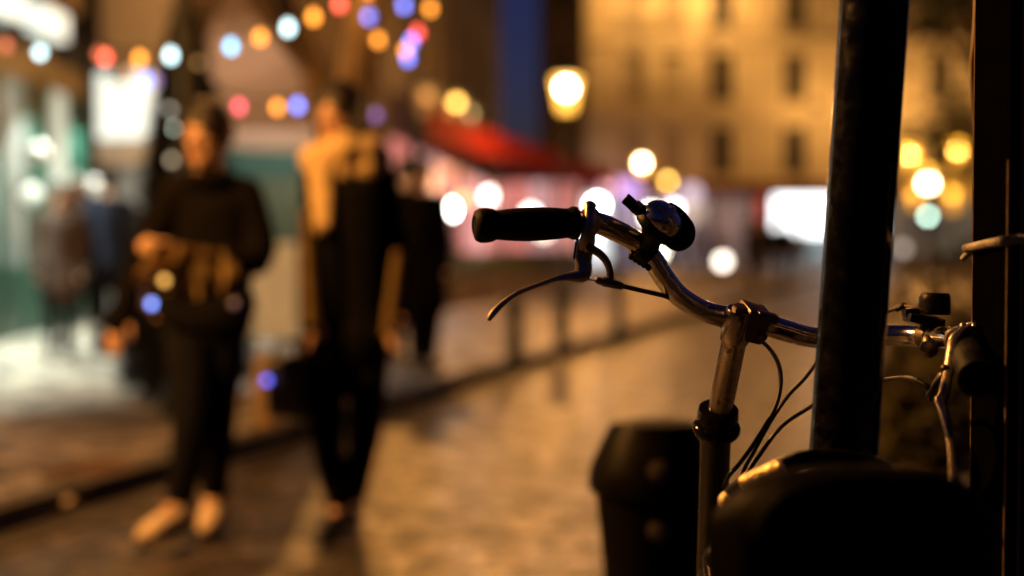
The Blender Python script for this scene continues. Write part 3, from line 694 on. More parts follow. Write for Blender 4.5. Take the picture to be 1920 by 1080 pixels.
# ------------------------------------------------------------------ strings of coloured bulbs
CC = {'r': ((1, .07, .06), 1.0), 'o': ((1, .32, .03), 1.0), 'w': ((.62, .95, 1), 1.15), 'b': ((.10, .22, 1), 1.15), 'c': ((.16, .62, 1), 1.15), 'R': ((.5, .06, .05), .5), 'O': ((.6, .32, .16), .3), 'B': ((.1, .08, .5), .3), 'p': ((1, .08, .15), .9)}
def string(label, pts, d0, d1, start, end):
    P3 = []
    n = len(pts)
    for i, (px, py, c) in enumerate(pts): P3.append((W(px, py, d0 + (d1 - d0) * i / max(1, n - 1)), c))
    g = thing('string_light', P3[0][0], label, 'string lights', 'strings of coloured bulbs')
    line = [Vector(start)] if start else []
    for i, (p, c) in enumerate(P3):
        line.append(p + Vector((0, 0, .05)))
        if i < n - 1: line.append((p + P3[i + 1][0]) / 2 + Vector((0, 0, .035)))
    if end: line.append(Vector(end))
    bm = B(); tube(bm, line, .004, 6, 3); obj('cord', bm, iron, g)
    for p, c in P3:
        col, s = CC[c]; bm = B(); lathe(bm, [(.001, -.026), (.013, -.021), (.019, -.008), (.019, .004), (.012, .018), (.009, .026)], p, (0, 0, 1), 12)
        bb = obj('bulb', bm, lit('bulb_' + c, col, s * 5.0), g)
        bm = B(); lathe(bm, [(.010, .026), (.010, .05)], p, (0, 0, 1), 10); obj('socket', bm, iron, bb)
string('string of coloured bulbs rising from the shop towards the tree top', [(12, 85, 'R'), (75, 97, 'w'), (198, 108, 'r'), (262, 110, 'o'), (320, 104, 'w'), (433, 87, 'c'), (488, 70, 'o'), (540, 52, 'w'), (588, 32, 'o'), (637, 8, 'r'), (692, -20, 'o')], 6.6, 6.0, (-5.35, 9.3, 3.3), (-.95, 8.4, 3.0))
string('lower string of bulbs passing behind the heads of the two walkers', [(186, 102, 'R'), (240, 137, 'O'), (273, 151, 'b'), (292, 150, 'B'), (448, 200, 'p'), (520, 201, 'o'), (558, 198, 'b'), (600, 190, 'B'), (705, 216, 'B')], 7.0, 6.6, (-5.35, 10.3, 3.2), (-.95, 9.7, 2.1))
string('short string of bulbs hanging down among the branches', [(692, 31, 'b'), (709, 75, 'o')], 7.2, 7.2, (-.9, 8.6, 3.2), None)
string('string of overlapping blue, red and orange bulbs hanging right of the trunk', [(758, 10, 'b'), (807, 16, 'o'), (783, 61, 'r'), (771, 78, 'b'), (761, 95, 'o'), (765, 109, 'b')], 7.3, 7.3, (-.7, 8.9, 3.3), None)

# traffic light glow and other lamps on the right
p = W(1740, 405, 34); g = thing('traffic_light', (p.x, p.y, 0), 'green lit traffic signal under the yellow lantern cluster', 'traffic light')
bm = B(); tube(bm, [(p.x, p.y, 0), (p.x, p.y, p.z - .3)], .05, 10); obj('post', bm, iron, g)
bm = B(); box(bm, (p.x, p.y + .12, p.z + .2), (.26, .2, .85), bev=.03); obj('signal_housing', bm, iron, g)
for dz, m_ in ((0, lit('signal_green', (.66, 1, .80), 12)), (.27, mat('signal_off', (.05, .04, .01), .3)), (.5, mat('signal_off2', (.06, .01, .01), .3))):
    bm = B(); lathe(bm, [(.07, -.02), (.08, 0), (.08, .03)], (p.x, p.y, p.z + dz), (0, 1, 0), 18); obj('signal_lens', bm, m_, g)
for (px, py, d, c, s, r, lb) in ((1693, 466, 30, (.9, .8, .7), 1.2, .1, 'dim pinkish globe lamp just right of the leaning pole'), (1355, 490, 30, (1, .88, .74), 7, .12, 'cream globe lamp low over the road left of the leaning pole'), (1200, 590, 30, (1, .6, .3), .4, .12, 'very faint globe light low over the far paving')):
    p = W(px, py, d); g = thing('path_lamp', (p.x, p.y, 0), lb, 'lamp'); bm = B(); ball(bm, p, r); obj('globe', bm, lit('pl%d' % px, c, s), g)
    if p.z - r > .05: bm = B(); tube(bm, [(p.x, p.y, 0), (p.x, p.y, p.z - r * .9)], .025, 8); obj('post', bm, iron, g)

# ------------------------------------------------------------------ people
skin_m = mat('skin', (.66, .41, .27), .55, var=.06, scale=20)
eye_m = mat('eye_dark', (.03, .02, .015), .2)
lip_m = mat('lip', (.38, .12, .09), .5)
cloth = lambda n, c, r=.9: matte(mat(n, c, r, var=.25, scale=14, bump=.35, bscale=60), .1)

def remesh(name, bm, m, parent, vox, smooth=4):
    o = obj(name, bm, m, parent)
    md = o.modifiers.new('r', 'REMESH'); md.mode = 'VOXEL'; md.voxel_size = vox; md.use_smooth_shade = True
    ms_ = o.modifiers.new('s', 'SMOOTH'); ms_.factor = .6; ms_.iterations = smooth
    dg = bpy.context.evaluated_depsgraph_get(); me = bpy.data.meshes.new_from_object(o.evaluated_get(dg))
    o.modifiers.clear(); old = o.data; o.data = me; bpy.data.meshes.remove(old)
    me.polygons.foreach_set('use_smooth', [True] * len(me.polygons))
    return o

def person(J, label, group, look, near=False, vox=.02):
    """J: joints in world coordinates (head, neck, chest, pelvis, sh/el/wr/ha L R, hip/kn/an/toe L R), s: size factor, face: direction"""
    s = J['s']; face = Vector(J['face']).normalized(); side = face.cross(Vector((0, 0, 1))).normalized()
    zmin = min(J['toeL'].z, J['toeR'].z) - .03
    g = thing('person', (J['pelvis'].x, J['pelvis'].y, J.get('zg', 0)), label, 'person', group)
    H = J['head']; rot = Matrix((side, face, Vector((0, 0, 1)))).transposed()
    bm = B()
    ball(bm, H + Vector((0, 0, .02 * s)) - face * .008 * s, .1 * s, (.78, .95, 1.12), rot, 20, 16)
    ball(bm, H + Vector((0, 0, -.055 * s)) + face * .022 * s, .062 * s, (.85, .9, 1.0), rot)
    tube(bm, [H + face * .08 * s + Vector((0, 0, .012 * s)), H + face * .100 * s + Vector((0, 0, -.018 * s)), H + face * .085 * s + Vector((0, 0, -.03 * s))], [.006 * s, .011 * s, .008 * s], 8, 3, True)
    for e in (-1, 1): ball(bm, H + side * e * .077 * s - face * .005 * s, .028 * s, (.35, .6, 1), rot, 8, 6)
    tube(bm, [H + Vector((0, 0, -.05 * s)), J['neck'], J['chest']], [.052 * s, .056 * s, .07 * s], 12, 4, True)
    tube(bm, [J['neck'], J['chest'], J['pelvis']], [.07 * s, .135 * s, .14 * s], 14, 5, True, .7, up=face)
    for S in 'LR':
        tube(bm, [J['sh' + S], J['el' + S], J['wr' + S]], [.048 * s, .038 * s, .026 * s], 10, 5, True)
        tube(bm, [J['sh' + S], J['chest']], [.05 * s, .08 * s], 10, 2, True)
        tube(bm, [J['hip' + S], J['kn' + S], J['an' + S]], [.085 * s, .055 * s, .033 * s], 12, 5, True)
        tube(bm, [J['hip' + S], J['pelvis']], [.085 * s, .1 * s], 10, 2, True)
        tube(bm, [J['an' + S], (J['an' + S] + J['toe' + S]) / 2, J['toe' + S]], [.030 * s, .028 * s, .020 * s], 10, 3, True)
        wr, ha = J['wr' + S], J['ha' + S]; d = (ha - wr).normalized(); pal = wr + d * .055 * s
        k = d.cross(face); k = k.normalized() if k.length > .1 else side
        tube(bm, [wr, pal, wr + d * .09 * s], [.024 * s, .04 * s, .038 * s], 10, 3, True, .55, up=d.cross(k))
        if near:
            nrm = d.cross(k).normalized() * (1 if d.cross(k).dot(-face) > 0 else -1)
            for q, L in enumerate((.068, .078, .073, .058)):
                b0 = wr + d * .092 * s + k * (q - 1.5) * .0165 * s; c = .35 + .08 * q
                p1 = b0 + d * L * .45 * s; p2 = p1 + (d * .8 + nrm * c).normalized() * L * .33 * s; p3 = p2 + (d * .5 + nrm * c * 1.6).normalized() * L * .25 * s
                tube(bm, [b0, p1, p2, p3], [.0095 * s, .009 * s, .0085 * s, .007 * s], 8, 2, True)
            th = wr + d * .03 * s - k * .034 * s
            tube(bm, [th, th + (d * .6 - k * .7).normalized() * .035 * s, th + (d * .6 - k * .7).normalized() * .035 * s + (d + nrm * .4).normalized() * .03 * s], [.013 * s, .011 * s, .009 * s], 8, 2, True)
    body = remesh('body', bm, [skin_m, eye_m, lip_m], g, .0065 if near else vox, 2 if near else 1)
    go = Vector(g.location)
    for pl in body.data.polygons:
        c = Vector(pl.center) + go - H; f = c.dot(face); u = c.dot(side)
        if f > .05 * s:
            if abs(abs(u) - .032 * s) < .013 * s and abs(c.z - .018 * s) < .007 * s: pl.material_index = 1
            elif abs(u) < .024 * s and abs(c.z + .052 * s) < .007 * s: pl.material_index = 2
    v2 = .011 if near else vox
    # trousers
    bm = B()
    for S in 'LR':
        tube(bm, [J['hip' + S] + Vector((0, 0, .05 * s)), J['kn' + S], J['an' + S] + Vector((0, 0, .01))], [.105 * s, .073 * s, .056 * s], 12, 5, True)
    tube(bm, [J['pelvis'] + Vector((0, 0, .06 * s)), (J['hipL'] + J['hipR']) / 2], [.15 * s, .135 * s], 14, 2, True, .8, up=face)
    remesh('trousers', bm, look['trousers'], g, v2)
    # coat or jacket
    bm = B(); L = look.get('coat', .0)
    low = J['pelvis'] - Vector((0, 0, L * s))
    tube(bm, [J['neck'] - Vector((0, 0, .03 * s)), J['chest'] + Vector((0, 0, .06 * s)), J['chest'] - Vector((0, 0, .1 * s)), J['pelvis'], low], [.075 * s, .165 * s, .175 * s, .175 * s, look.get('hem', .19) * s], 16, 5, True, .72, up=face)
    for S in 'LR':
        w_ = J['wr' + S] + (J['ha' + S] - J['wr' + S]).normalized() * .04; e_ = J['el' + S]
        if look.get('sleeves') is None: tube(bm, [J['sh' + S], e_, w_], [.078 * s, .062 * s, .048 * s], 12, 5, True)
        tube(bm, [J['sh' + S], J['chest'] + Vector((0, 0, .07 * s))], [.078 * s, .11 * s], 12, 2, True)
    remesh('jacket', bm, look['jacket'], g, v2)
    if look.get('sleeves') is not None:
        for S in 'LR':
            bm = B(); tube(bm, [J['sh' + S], J['el' + S], J['wr' + S]], [.082 * s, .064 * s, .052 * s], 12, 5, True); obj('sleeve', bm, look['sleeves'], g)
    for S in 'LR':
        bm = B(); a, tt = J['an' + S], J['toe' + S]; f = (tt - a); ff = Vector((f.x, f.y, 0)).normalized() if Vector((f.x, f.y, 0)).length > .01 else face
        heel = a - ff * .03 * s - Vector((0, 0, .05 * s))
        tube(bm, [a + Vector((0, 0, .01)), a - Vector((0, 0, .03 * s))], [.052 * s, .05 * s], 12, 2, True)
        tube(bm, [heel, (heel + tt) / 2 + Vector((0, 0, .012)), tt, tt + (tt - heel).normalized() * .03 * s], [.042 * s, .046 * s, .045 * s, .03 * s], 12, 4, True, .85)
        sh = remesh('shoe', bm, look['shoe'], g, v2 * .8)
        if near:
            bm = B(); dn = Vector((0, 0, -.036 * s)); tube(bm, [heel + dn, (heel + tt) / 2 + dn, tt + dn, tt + (tt - heel).normalized() * .04 * s + dn], [.044 * s, .046 * s, .047 * s, .034 * s], 12, 4, True, .28, up=(0, 0, 1)); obj('sole', bm, blshoe, sh)
    # hair
    bm = B(); hc = H + Vector((0, 0, .045 * s)) - face * .020 * s
    ball(bm, hc, .114 * s, (.84, .92, 1.0), rot, 20, 14)
    if look.get('long'):
        tube(bm, [hc - face * .03, H - face * .07 * s - Vector((0, 0, .09 * s)), H - face * .06 * s - Vector((0, 0, .2 * s))], [.09 * s, .075 * s, .05 * s], 12, 4, True)
        for e in (-1, 1): tube(bm, [hc + side * e * .06 * s, H + side * e * .085 * s - Vector((0, 0, .04 * s)), H + side * e * .08 * s - Vector((0, 0, .13 * s))], [.04 * s, .032 * s, .02 * s], 8, 4, True)
    for v in bm.verts:
        v.co += Vector((1, 1, 1)) * mnoise.noise(v.co * 45) * .007
    obj('hair', bm, look['hair'], g)
    if look.get('scarf') is not None:
        bm = B(); N_ = J['neck'] + Vector((0, 0, .015 * s)); n = 30; pts = []; rad = []
        for k in range(n * 2):
            a = k / n * 2 * PI; rr = (.105 + .025 * math.sin(a * 2.3)) * s
            pts.append(N_ + side * math.cos(a) * rr + face * math.sin(a) * rr * .95 + Vector((0, 0, (-.035 + .07 * (k / (2 * n)) + .025 * math.sin(a * 1.7)) * s))); rad.append((.062 + .014 * math.sin(k * 1.9)) * s)
        tube(bm, pts, rad, 10, 0, True)
        fr = N_ + face * .14 * s
        tube(bm, [fr + side * .04 * s, fr + side * .02 * s - Vector((0, 0, .12 * s)), fr - Vector((0, 0, .26 * s)) + face * .02], [.05 * s, .06 * s, .045 * s], 10, 4, True, .6, up=face)
        remesh('scarf', bm, look['scarf'], g, v2)
    return g

black = cloth('black_wool', (.0045, .0035, .003)); blackc = cloth('black_cotton', (.0035, .003, .0035))
navy = cloth('dark_denim', (.007, .007, .011)); tanc = cloth('golden_wool', (.66, .49, .25)); hairb = mat('dark_hair', (.015, .01, .007), .45, bump=.6, bscale=200)
tanshoe = mat('tan_suede', (.72, .58, .42), .8, var=.15); blshoe = mat('black_leather', (.01, .009, .009), .35)

Pt = lambda *a: W(*a)
J = dict(s=1.0, face=(-.35, -1, -.02), head=Pt(387, 262, 5.42), neck=Pt(392, 340, 5.45), chest=Pt(398, 410, 5.46), pelvis=Pt(385, 590, 5.46),
         shR=Pt(332, 366, 5.44), elR=Pt(268, 490, 5.42), wrR=Pt(228, 590, 5.36), haR=Pt(214, 640, 5.34),
         shL=Pt(458, 366, 5.46), elL=Pt(482, 488, 5.36), wrL=Pt(345, 478, 5.16), haL=Pt(292, 465, 5.12),
         hipR=Pt(352, 625, 5.44), hipL=Pt(412, 625, 5.48), knR=Pt(358, 790, 5.30), knL=Pt(408, 790, 5.46), anR=Pt(338, 940, 5.32), anL=Pt(402, 925, 5.66), toeR=Pt(278, 1000, 5.18), toeL=Pt(388, 982, 5.56))
man = person(J, 'man in black jacket, dark jeans and tan shoes with a golden bundle over his forearm', None,
       dict(jacket=black, trousers=navy, shoe=tanshoe, hair=hairb, coat=.02, hem=.19), near=True)
# extra bulk: collar of his jacket
bm = B(); n = 24; N_ = J['neck']
tube(bm, [N_ + Vector((math.cos(k / n * 2 * PI) * .095, math.sin(k / n * 2 * PI) * .085, .0)) for k in range(n + 1)], .035, 10, 0); obj('collar', bm, black, man)

# bundle: a folded golden coat draped over his left forearm with glowing balls standing for reflections
g = thing('bundle', Pt(370, 520, 5.16), 'folded golden coat with tiny painted reflections, draped over the forearm of the left walker', 'bundle')
bm = B(); rows = []
a0, a1 = Pt(300, 482, 5.08), Pt(455, 500, 5.26)
for i in range(22):
    f = i / 21; row = []
    base = a0.lerp(a1, f)
    for j in range(15):
        q = j / 14; L = (.17 + .06 * math.sin(f * 5)) * q
        front = -.065 - .03 * math.sin(q * 3) - .022 * math.sin(f * 21 + q * 3) - .012 * math.sin(f * 47)
        row.append(bm.verts.new(base + Vector((-.02 + .06 * q * (f - .5) * 1.5 + .015 * math.sin(q * 9 + f * 4), front, .055 * (1 - q) - L))))
    rows.append(row)
for i in range(21):
    for j in range(14): bm.faces.new((rows[i][j], rows[i+1][j], rows[i+1][j+1], rows[i][j+1]))
bmesh.ops.solidify(bm, geom=bm.faces[:], thickness=.02)
obj('folded_coat', bm, cloth('golden_fabric', (.42, .30, .13)), g)
bm = B(); tube(bm, [Pt(296, 545, 5.06), Pt(340, 590, 5.02), Pt(420, 590, 5.06), Pt(450, 560, 5.2)], [.05, .09, .10, .06], 12, 5, True, .6); obj('dark_lower_roll', bm, blackc, g)  # black roll darkens the lower front of the coat
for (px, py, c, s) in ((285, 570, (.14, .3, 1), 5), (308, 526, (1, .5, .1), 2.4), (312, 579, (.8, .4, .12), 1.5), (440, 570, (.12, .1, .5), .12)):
    q = Pt(px, py, 4.98); bm = B(); ball(bm, q, .014, u=10, v=8); bb = obj('bulb', bm, lit('coat_glint%d_%d' % (px, py), c, s), g)  # no real bulb: each ball glows in place of a reflected string light
    bm = B(); tube(bm, [q + Vector((0, .012, 0)), q + Vector((0.03, .07, .02)), q + Vector((.04, .15, .02))], .0025, 6); obj('glint_wire', bm, iron, g)

J = dict(s=.97, face=(-.55, -1, -.12), head=Pt(632, 222, 5.58), neck=Pt(648, 300, 5.62), chest=Pt(652, 372, 5.62), pelvis=Pt(655, 580, 5.62),
         shR=Pt(598, 335, 5.62), elR=Pt(588, 480, 5.56), wrR=Pt(592, 590, 5.48), haR=Pt(572, 640, 5.46),
         shL=Pt(712, 335, 5.66), elL=Pt(742, 480, 5.66), wrL=Pt(738, 585, 5.56), haL=Pt(736, 630, 5.52),
         hipR=Pt(625, 620, 5.6), hipL=Pt(688, 620, 5.64), knR=Pt(612, 795, 5.5), knL=Pt(685, 795, 5.62), anR=Pt(636, 948, 5.56), anL=Pt(662, 935, 5.86), toeR=Pt(612, 995, 5.44), toeL=Pt(655, 982, 5.74))
woman = person(J, 'woman in a black coat and big golden scarf walking beside the man', None,
       dict(jacket=blackc, trousers=blackc, shoe=blshoe, hair=hairb, coat=.08, hem=.2, long=True, scarf=tanc, sleeves=None), near=True)
# golden front panels of her open coat hanging either side
for (xa, ya, xb, yb, dd_) in ((574, 392, 584, 610, 5.40), (748, 470, 728, 628, 5.46)):
    bm = B(); rows = []
    for i in range(8):
        f = i / 7; c = Pt(xa + (xb - xa) * f, ya + (yb - ya) * f, dd_)
        rows.append([bm.verts.new(c + Vector((.024 * (k - 2) / 2 * (1.0 + .2 * f), -.012 * math.cos((k - 2) * 1.1), 0))) for k in range(5)])
    for i in range(7):
        for k in range(4): bm.faces.new((rows[i][k], rows[i][k+1], rows[i+1][k+1], rows[i+1][k]))
    bmesh.ops.solidify(bm, geom=bm.faces[:], thickness=.012)
    obj('coat_panel', bm, cloth('coat_lining', (.30, .21, .09)), woman)

def bag(name, px, py, d, w_, h_, m_, label, hand=None):
    c = Pt(px, py, d); g = thing(name, c - Vector((0, 0, h_ / 2)), label, 'bag')
    bm = B(); box(bm, c, (w_, .12, h_), bev=.035)
    bmesh.ops.subdivide_edges(bm, edges=bm.edges[:], cuts=2, use_grid_fill=True)
    for v in bm.verts: v.co += (v.co - c) * mnoise.noise(v.co * 9) * .16
    obj('bag_body', bm, m_, g)
    top = hand or c + Vector((0, 0, h_ / 2 + .15))
    bm = B()
    for e in (-.3, .3): tube(bm, [c + Vector((w_ * e, -.02, h_ * .46)), c + Vector((w_ * e * .6, -.01, h_ * .5 + .05)), top], .008, 8)
    obj('bag_handle', bm, m_, g); return g
hb_ = bag('handbag', 540, 725, 5.42, .17, .25, blshoe, 'black handbag hanging from the hand of the woman in the golden scarf', J['haR'])
q = Pt(500, 713, 5.32); bm = B(); ball(bm, q, .014, u=10, v=8); obj('bag_glint', bm, lit('bag_glint', (.12, .15, 1), 3.2), hb_)  # glowing ball standing in for a blue reflection on the bag

def standing(px, d, zg, h, ang, stride=.12, arms=.0, off=0):
    s = h / 1.75; f = Vector((math.sin(ang), -math.cos(ang), 0)); sd = f.cross(Vector((0, 0, 1))).normalized(); x = (px - 960) / FPX * d
    b = Vector((x, d, zg)); v = lambda a, c, z: b + sd * a * s + f * c * s + Vector((0, 0, z * s))
    return dict(s=s, face=f, zg=zg, head=v(0, .02, 1.62), neck=v(0, 0, 1.47), chest=v(0, 0, 1.33), pelvis=v(0, 0, .97),
        shL=v(.17, 0, 1.41), shR=v(-.17, 0, 1.41), elL=v(.22, -.03, 1.13), elR=v(-.22, -.03 + arms, 1.13), wrL=v(.21, .05, .9), wrR=v(-.2, .05 + arms * 2, .9 + arms * .8), haL=v(.21, .09, .8), haR=v(-.19, .1 + arms * 3, .8 + arms),
        hipL=v(.085, 0, .9), hipR=v(-.085, 0, .9), knL=v(.09, .05 + stride * .6, .5), knR=v(-.09, .04 - stride * .3, .5), anL=v(.09, stride, .09), anR=v(-.09, -stride, .09), toeL=v(.1, stride + .15, .035), toeR=v(-.1, -stride + .15, .035))
brownc = cloth('brown_pink_wool', (.07, .05, .042)); navyc = cloth('navy_wool', (.012, .016, .03)); dbr = cloth('dark_brown_wool', (.03, .02, .015)); wl = cloth('tawny_wool', (.08, .045, .02))
G = 'passers-by in the distance'
ppl = [
 (112, 12.9, .1, 1.58, .3, dict(jacket=brownc, trousers=blackc, shoe=blshoe, hair=hairb, coat=.25, hem=.22, long=True), 'woman in a brownish knee-length coat before the lit green shop', .06),
 (150, 13.5, .1, 1.66, 2.8, dict(jacket=dbr, trousers=blackc, shoe=blshoe, hair=mat('auburn_hair', (.12, .05, .02), .5), coat=.2, hem=.2, long=True), 'auburn-haired person in a dark brown coat between two others by the green shop', .12),
 (205, 13.1, .1, 1.72, -2.9, dict(jacket=navyc, trousers=blackc, shoe=blshoe, hair=hairb, coat=.05), 'person in a navy jacket right of the auburn-haired one', .08),
 (792, 11.6, .1, 1.72, .4, dict(jacket=black, trousers=blackc, shoe=blshoe, hair=hairb, coat=.35, hem=.24), 'dark figure in a long black coat just right of the woman with the scarf', .05),
 (762, 12.4, .1, 1.78, 2.6, dict(jacket=black, trousers=blackc, shoe=blshoe, hair=hairb, coat=.3, hem=.24), 'dark figure half hidden behind the woman with the scarf', .05),
 (1468, 32, 0, 1.74, .2, dict(jacket=blackc, trousers=blackc, shoe=blshoe, hair=hairb), 'distant person in black walking left of the leaning pole', .2),
 (1402, 36, 0, 1.68, 1.2, dict(jacket=dbr, trousers=navy, shoe=blshoe, hair=hairb, coat=.2), 'distant person in a dark brown coat at the centre of the square', .15),
 (1432, 41, 0, 1.75, 2.9, dict(jacket=navyc, trousers=blackc, shoe=blshoe, hair=hairb), 'distant person in navy seen between two others left of the pole', .18),
 (1306, 40, 0, 1.72, .5, dict(jacket=wl, trousers=navy, shoe=blshoe, hair=hairb), 'distant person in a tawny coat right of the bell', .2),
 (1268, 44, 0, 1.7, 2.2, dict(jacket=blackc, trousers=navy, shoe=blshoe, hair=hairb), 'distant person in black right behind the bell', .15),
 (1345, 48, 0, 1.7, .1, dict(jacket=brownc, trousers=blackc, shoe=blshoe, hair=hairb, coat=.2), 'distant person in a brownish coat near the low cream lamp', .12),
 (1192, 46, 0, 1.72, 1.6, dict(jacket=navyc, trousers=blackc, shoe=blshoe, hair=hairb), 'distant person in navy left of the bell clamp', .15),
 (1500, 45, 0, 1.7, 2.4, dict(jacket=brownc, trousers=navy, shoe=blshoe, hair=hairb), 'distant person in a brownish jacket nearest the leaning pole', .15),
]
for (px, d, zg, h, ang, look, lb, st) in ppl:
    person(standing(px, d, zg, h, ang, st), lb, G, look, False, .02 if d < 20 else .035)

# ------------------------------------------------------------------ litter bin behind the bicycle
g = thing('litter_bin', W(1222, 1500, 2.95), 'black tapering litter bin with a flat hood, left of the bicycle head tube', 'litter bin'); g.location.z = 0
binm = matte(mat('bin_black', (.004, .003, .0025), .45, var=.3, scale=9, rvar=.1), .06); xb, yb_ = g.location.x, 2.95
bm = B(); lathe(bm, [(.075, 0), (.08, .02), (.085, .3), (.118, .62), (.119, .64), (.105, .64), (.1, .60)], (xb, yb_, 0), (0, 0, 1), 28); obj('bin_body', bm, binm, g)
bm = B(); lathe(bm, [(.12, .635), (.134, .645), (.134, .675), (.126, .70), (.098, .765), (.085, .785), (.03, .79)], (xb, yb_, 0), (0, 0, 1), 28); obj('hood', bm, binm, g)
for z in (.70, .58):
    bm = B(); lathe(bm, [(.022, 0), (.022, .006), (.012, .009)], (xb - .0, yb_ - (.122 if z > .65 else .117), z), (0, -1, .25), 16); obj('round_glint', bm, mat('bin_glint', (.10, .08, .05), .5, .5), g)  # discs standing in for faint reflections on the bin

# ------------------------------------------------------------------ leaning pole and metal post
pole_m = matte(mat('black_gloss_paint', (.003, .0027, .0027), .17, var=.3, scale=30, bump=.22, bscale=55, rvar=.10), .7)
post_m = matte(mat('black_post_paint', (.0015, .0013, .0013), .5, var=.3, scale=30), 0.0)
top = W(1643, -60, 1.40); bot_dir = (W(1581, 860, 1.40) - W(1640, 0, 1.40))
p0 = W(1640, 0, 1.40); dirn = bot_dir.normalized(); foot = p0 + dirn * (p0.z / -dirn.z); top = p0 - dirn * 1.9
g = thing('leaning_pole', (foot.x, foot.y, 0), 'thick black painted pole leaning slightly, in front of the handlebar', 'pole')
bm = B(); tube(bm, [foot, p0, top], .0335, 40, 0); obj('pole_shaft', bm, pole_m, g)
bm = B(); lathe(bm, [(.055, 0), (.055, .04), (.04, .09), (.036, .1)], foot, (0, 0, 1), 28); obj('base_collar', bm, pole_m, g)
bm = B(); lathe(bm, [(.036, 0), (.036, .02), (.01, .03)], top, -dirn, 28); obj('pole_cap', bm, pole_m, g)

g = thing('metal_post', (W(1900, 540, 1.38).x, 1.38, 0), 'black box-section metal post with vertical ribs at the right edge', 'post')
x0 = W(1891, 540, 1.38).x
bm = B(); box(bm, (x0 + .05, 1.4325, 1.5), (.1, .105, 3.0), bev=.002); obj('post_shaft', bm, post_m, g, smooth=False)
glint_rib = mat('rib_glint', (.22, .15, .10), .4, .2, var=.4, scale=40)  # pale tone puts the post's corner highlights into the ribs
for k, (xx, yy, zt) in enumerate(((x0 - .0008, 1.381, W(1889, 300, 1.38).z), (W(1915, 540, 1.379).x, 1.3795, 3.0), (x0 - .0008, 1.484, 3.0))):
    bm = B(); tube(bm, [(xx, yy, 0.0), (xx, yy, zt)], .0014, 8, 0); obj('glint_rib', bm, glint_rib, g)
# cable tie round the post
g = thing('cable_tie', W(1880, 455, 1.37), 'pale grey ribbed cable tie strapped round the metal post', 'cable tie')
tie = mat('tie_plastic', (.42, .40, .39), .35, bump=.6, bscale=300, var=.35, scale=220)
bm = B(); z_ = W(1890, 452, 1.37).z
P4 = [(x0 - .006, 1.492, W(1832, 466, 1.49).z), (x0 - .005, 1.43, (W(1832, 466, 1.49).z + z_) / 2 + .001), (x0 - .005, 1.379, z_), (x0 + .002, 1.3755, z_ + .001), (x0 + .05, 1.3755, z_ + .006), (x0 + .104, 1.3755, z_ + .010), (x0 + .105, 1.49, z_ + .006), (x0 + .05, 1.4925, z_), (x0 - .006, 1.492, W(1832, 466, 1.49).z)]
Q4 = [Vector(v) for v in catmull(P4, 40)]
tube(bm, Q4, [.0036 if (k // 2) % 2 else .0050 for k in range(len(Q4))], 8, 0, squash=1.0)
obj('strap', bm, tie, g)
bm = B(); hp = W(1829, 468, 1.492); box(bm, hp, (.010, .010, .012), (1, .3, .3), (-.3, 1, 0), (-.3, 0, 1), .002)
tube(bm, [hp, hp + Vector((-.006, .004, -.004)), hp + Vector((-.010, .01, -.010))], .0035, 8); obj('strap_head', bm, tie, g)
# slack grey cord hanging behind the post's edge
bm = B(); tube(bm, [W(1834, -60, 1.75), W(1832, 30, 1.75), W(1828, 80, 1.75), W(1824, 130, 1.76), W(1828, 240, 1.8), W(1842, 330, 1.82)], [.0055, .005, .0045, .004, .002, .0015], 8)
tag(obj('loose_rope', bm, mat('grey_cord', (.3, .22, .17), .6), base=W(1834, -60, 1.75)), 'grey rope hanging beside the top left edge of the metal post', 'rope')

# ------------------------------------------------------------------ the bicycle
bikeroot = thing('bicycle', (W(1338, 1080, 1.75).x, 1.75, 0), 'city bicycle with bent chrome handlebar, black grip and silver bell, leaning by the pole', 'bicycle')
chrome = scratched_chrome('chrome', (.80, .78, .80), .06, (.14, .08, .05))
alu = scratched_chrome('dull_aluminium', (.50, .45, .40), .24, (.10, .06, .04))
alud = scratched_chrome('dark_steel', (.16, .13, .11), .28, (.07, .045, .03))
rubber = matte(mat('black_rubber', (.004, .004, .004), .6, var=.2, bump=.3, bscale=300))
plast = matte(mat('black_plastic', (.004, .004, .0045), .4, var=.2, bump=.2, bscale=200), .2)
cablem = mat('cable_housing', (.010, .008, .007), .35)
framep = matte(mat('frame_paint', (.006, .004, .003), .25, var=.2), .4)

D = {}
bar = [(1080, 417, 1.505), (1115, 417, 1.515), (1150, 430, 1.53), (1190, 452, 1.545), (1222, 484, 1.552), (1248, 524, 1.558), (1275, 556, 1.565), (1320, 583, 1.575), (1365, 595, 1.58), (1400, 601, 1.585), (1440, 610, 1.59), (1480, 622, 1.60), (1520, 632, 1.605), (1580, 636, 1.61), (1660, 629, 1.60), (1720, 630, 1.575), (1770, 633, 1.53), (1800, 640, 1.49), (1815, 655, 1.45)]
bm = B(); tube(bm, [W(*p) for p in bar], [.0118] * 8 + [.0125] * 4 + [.0118] * 7, 28, 5)
hbar = obj('handlebar', bm, chrome, bikeroot)
# left grip
ga, gb = W(1084, 418, 1.506), W(900, 423, 1.475); ax = (gb - ga).normalized(); L = (gb - ga).length
bm = B(); prof = [(.0135, 0), (.0172, .002), (.0178, .006), (.0160, .010), (.0160, .012)]
for k in range(21):
    f = k / 20; prof.append((.0152 + .0026 * math.sin(PI * min(1, f * 1.02)) ** .8 + (.0002 if k % 2 else 0), .012 + f * (L - .030)))
prof += [(.0152, L - .017), (.0172, L - .013), (.0182, L - .006), (.0180, L), (.0160, L + .004), (.0105, L + .0062), (.0095, L + .0048), (.002, L + .0052)]
lathe(bm, prof, ga, ax, 40); obj('grip', bm, rubber, bikeroot)
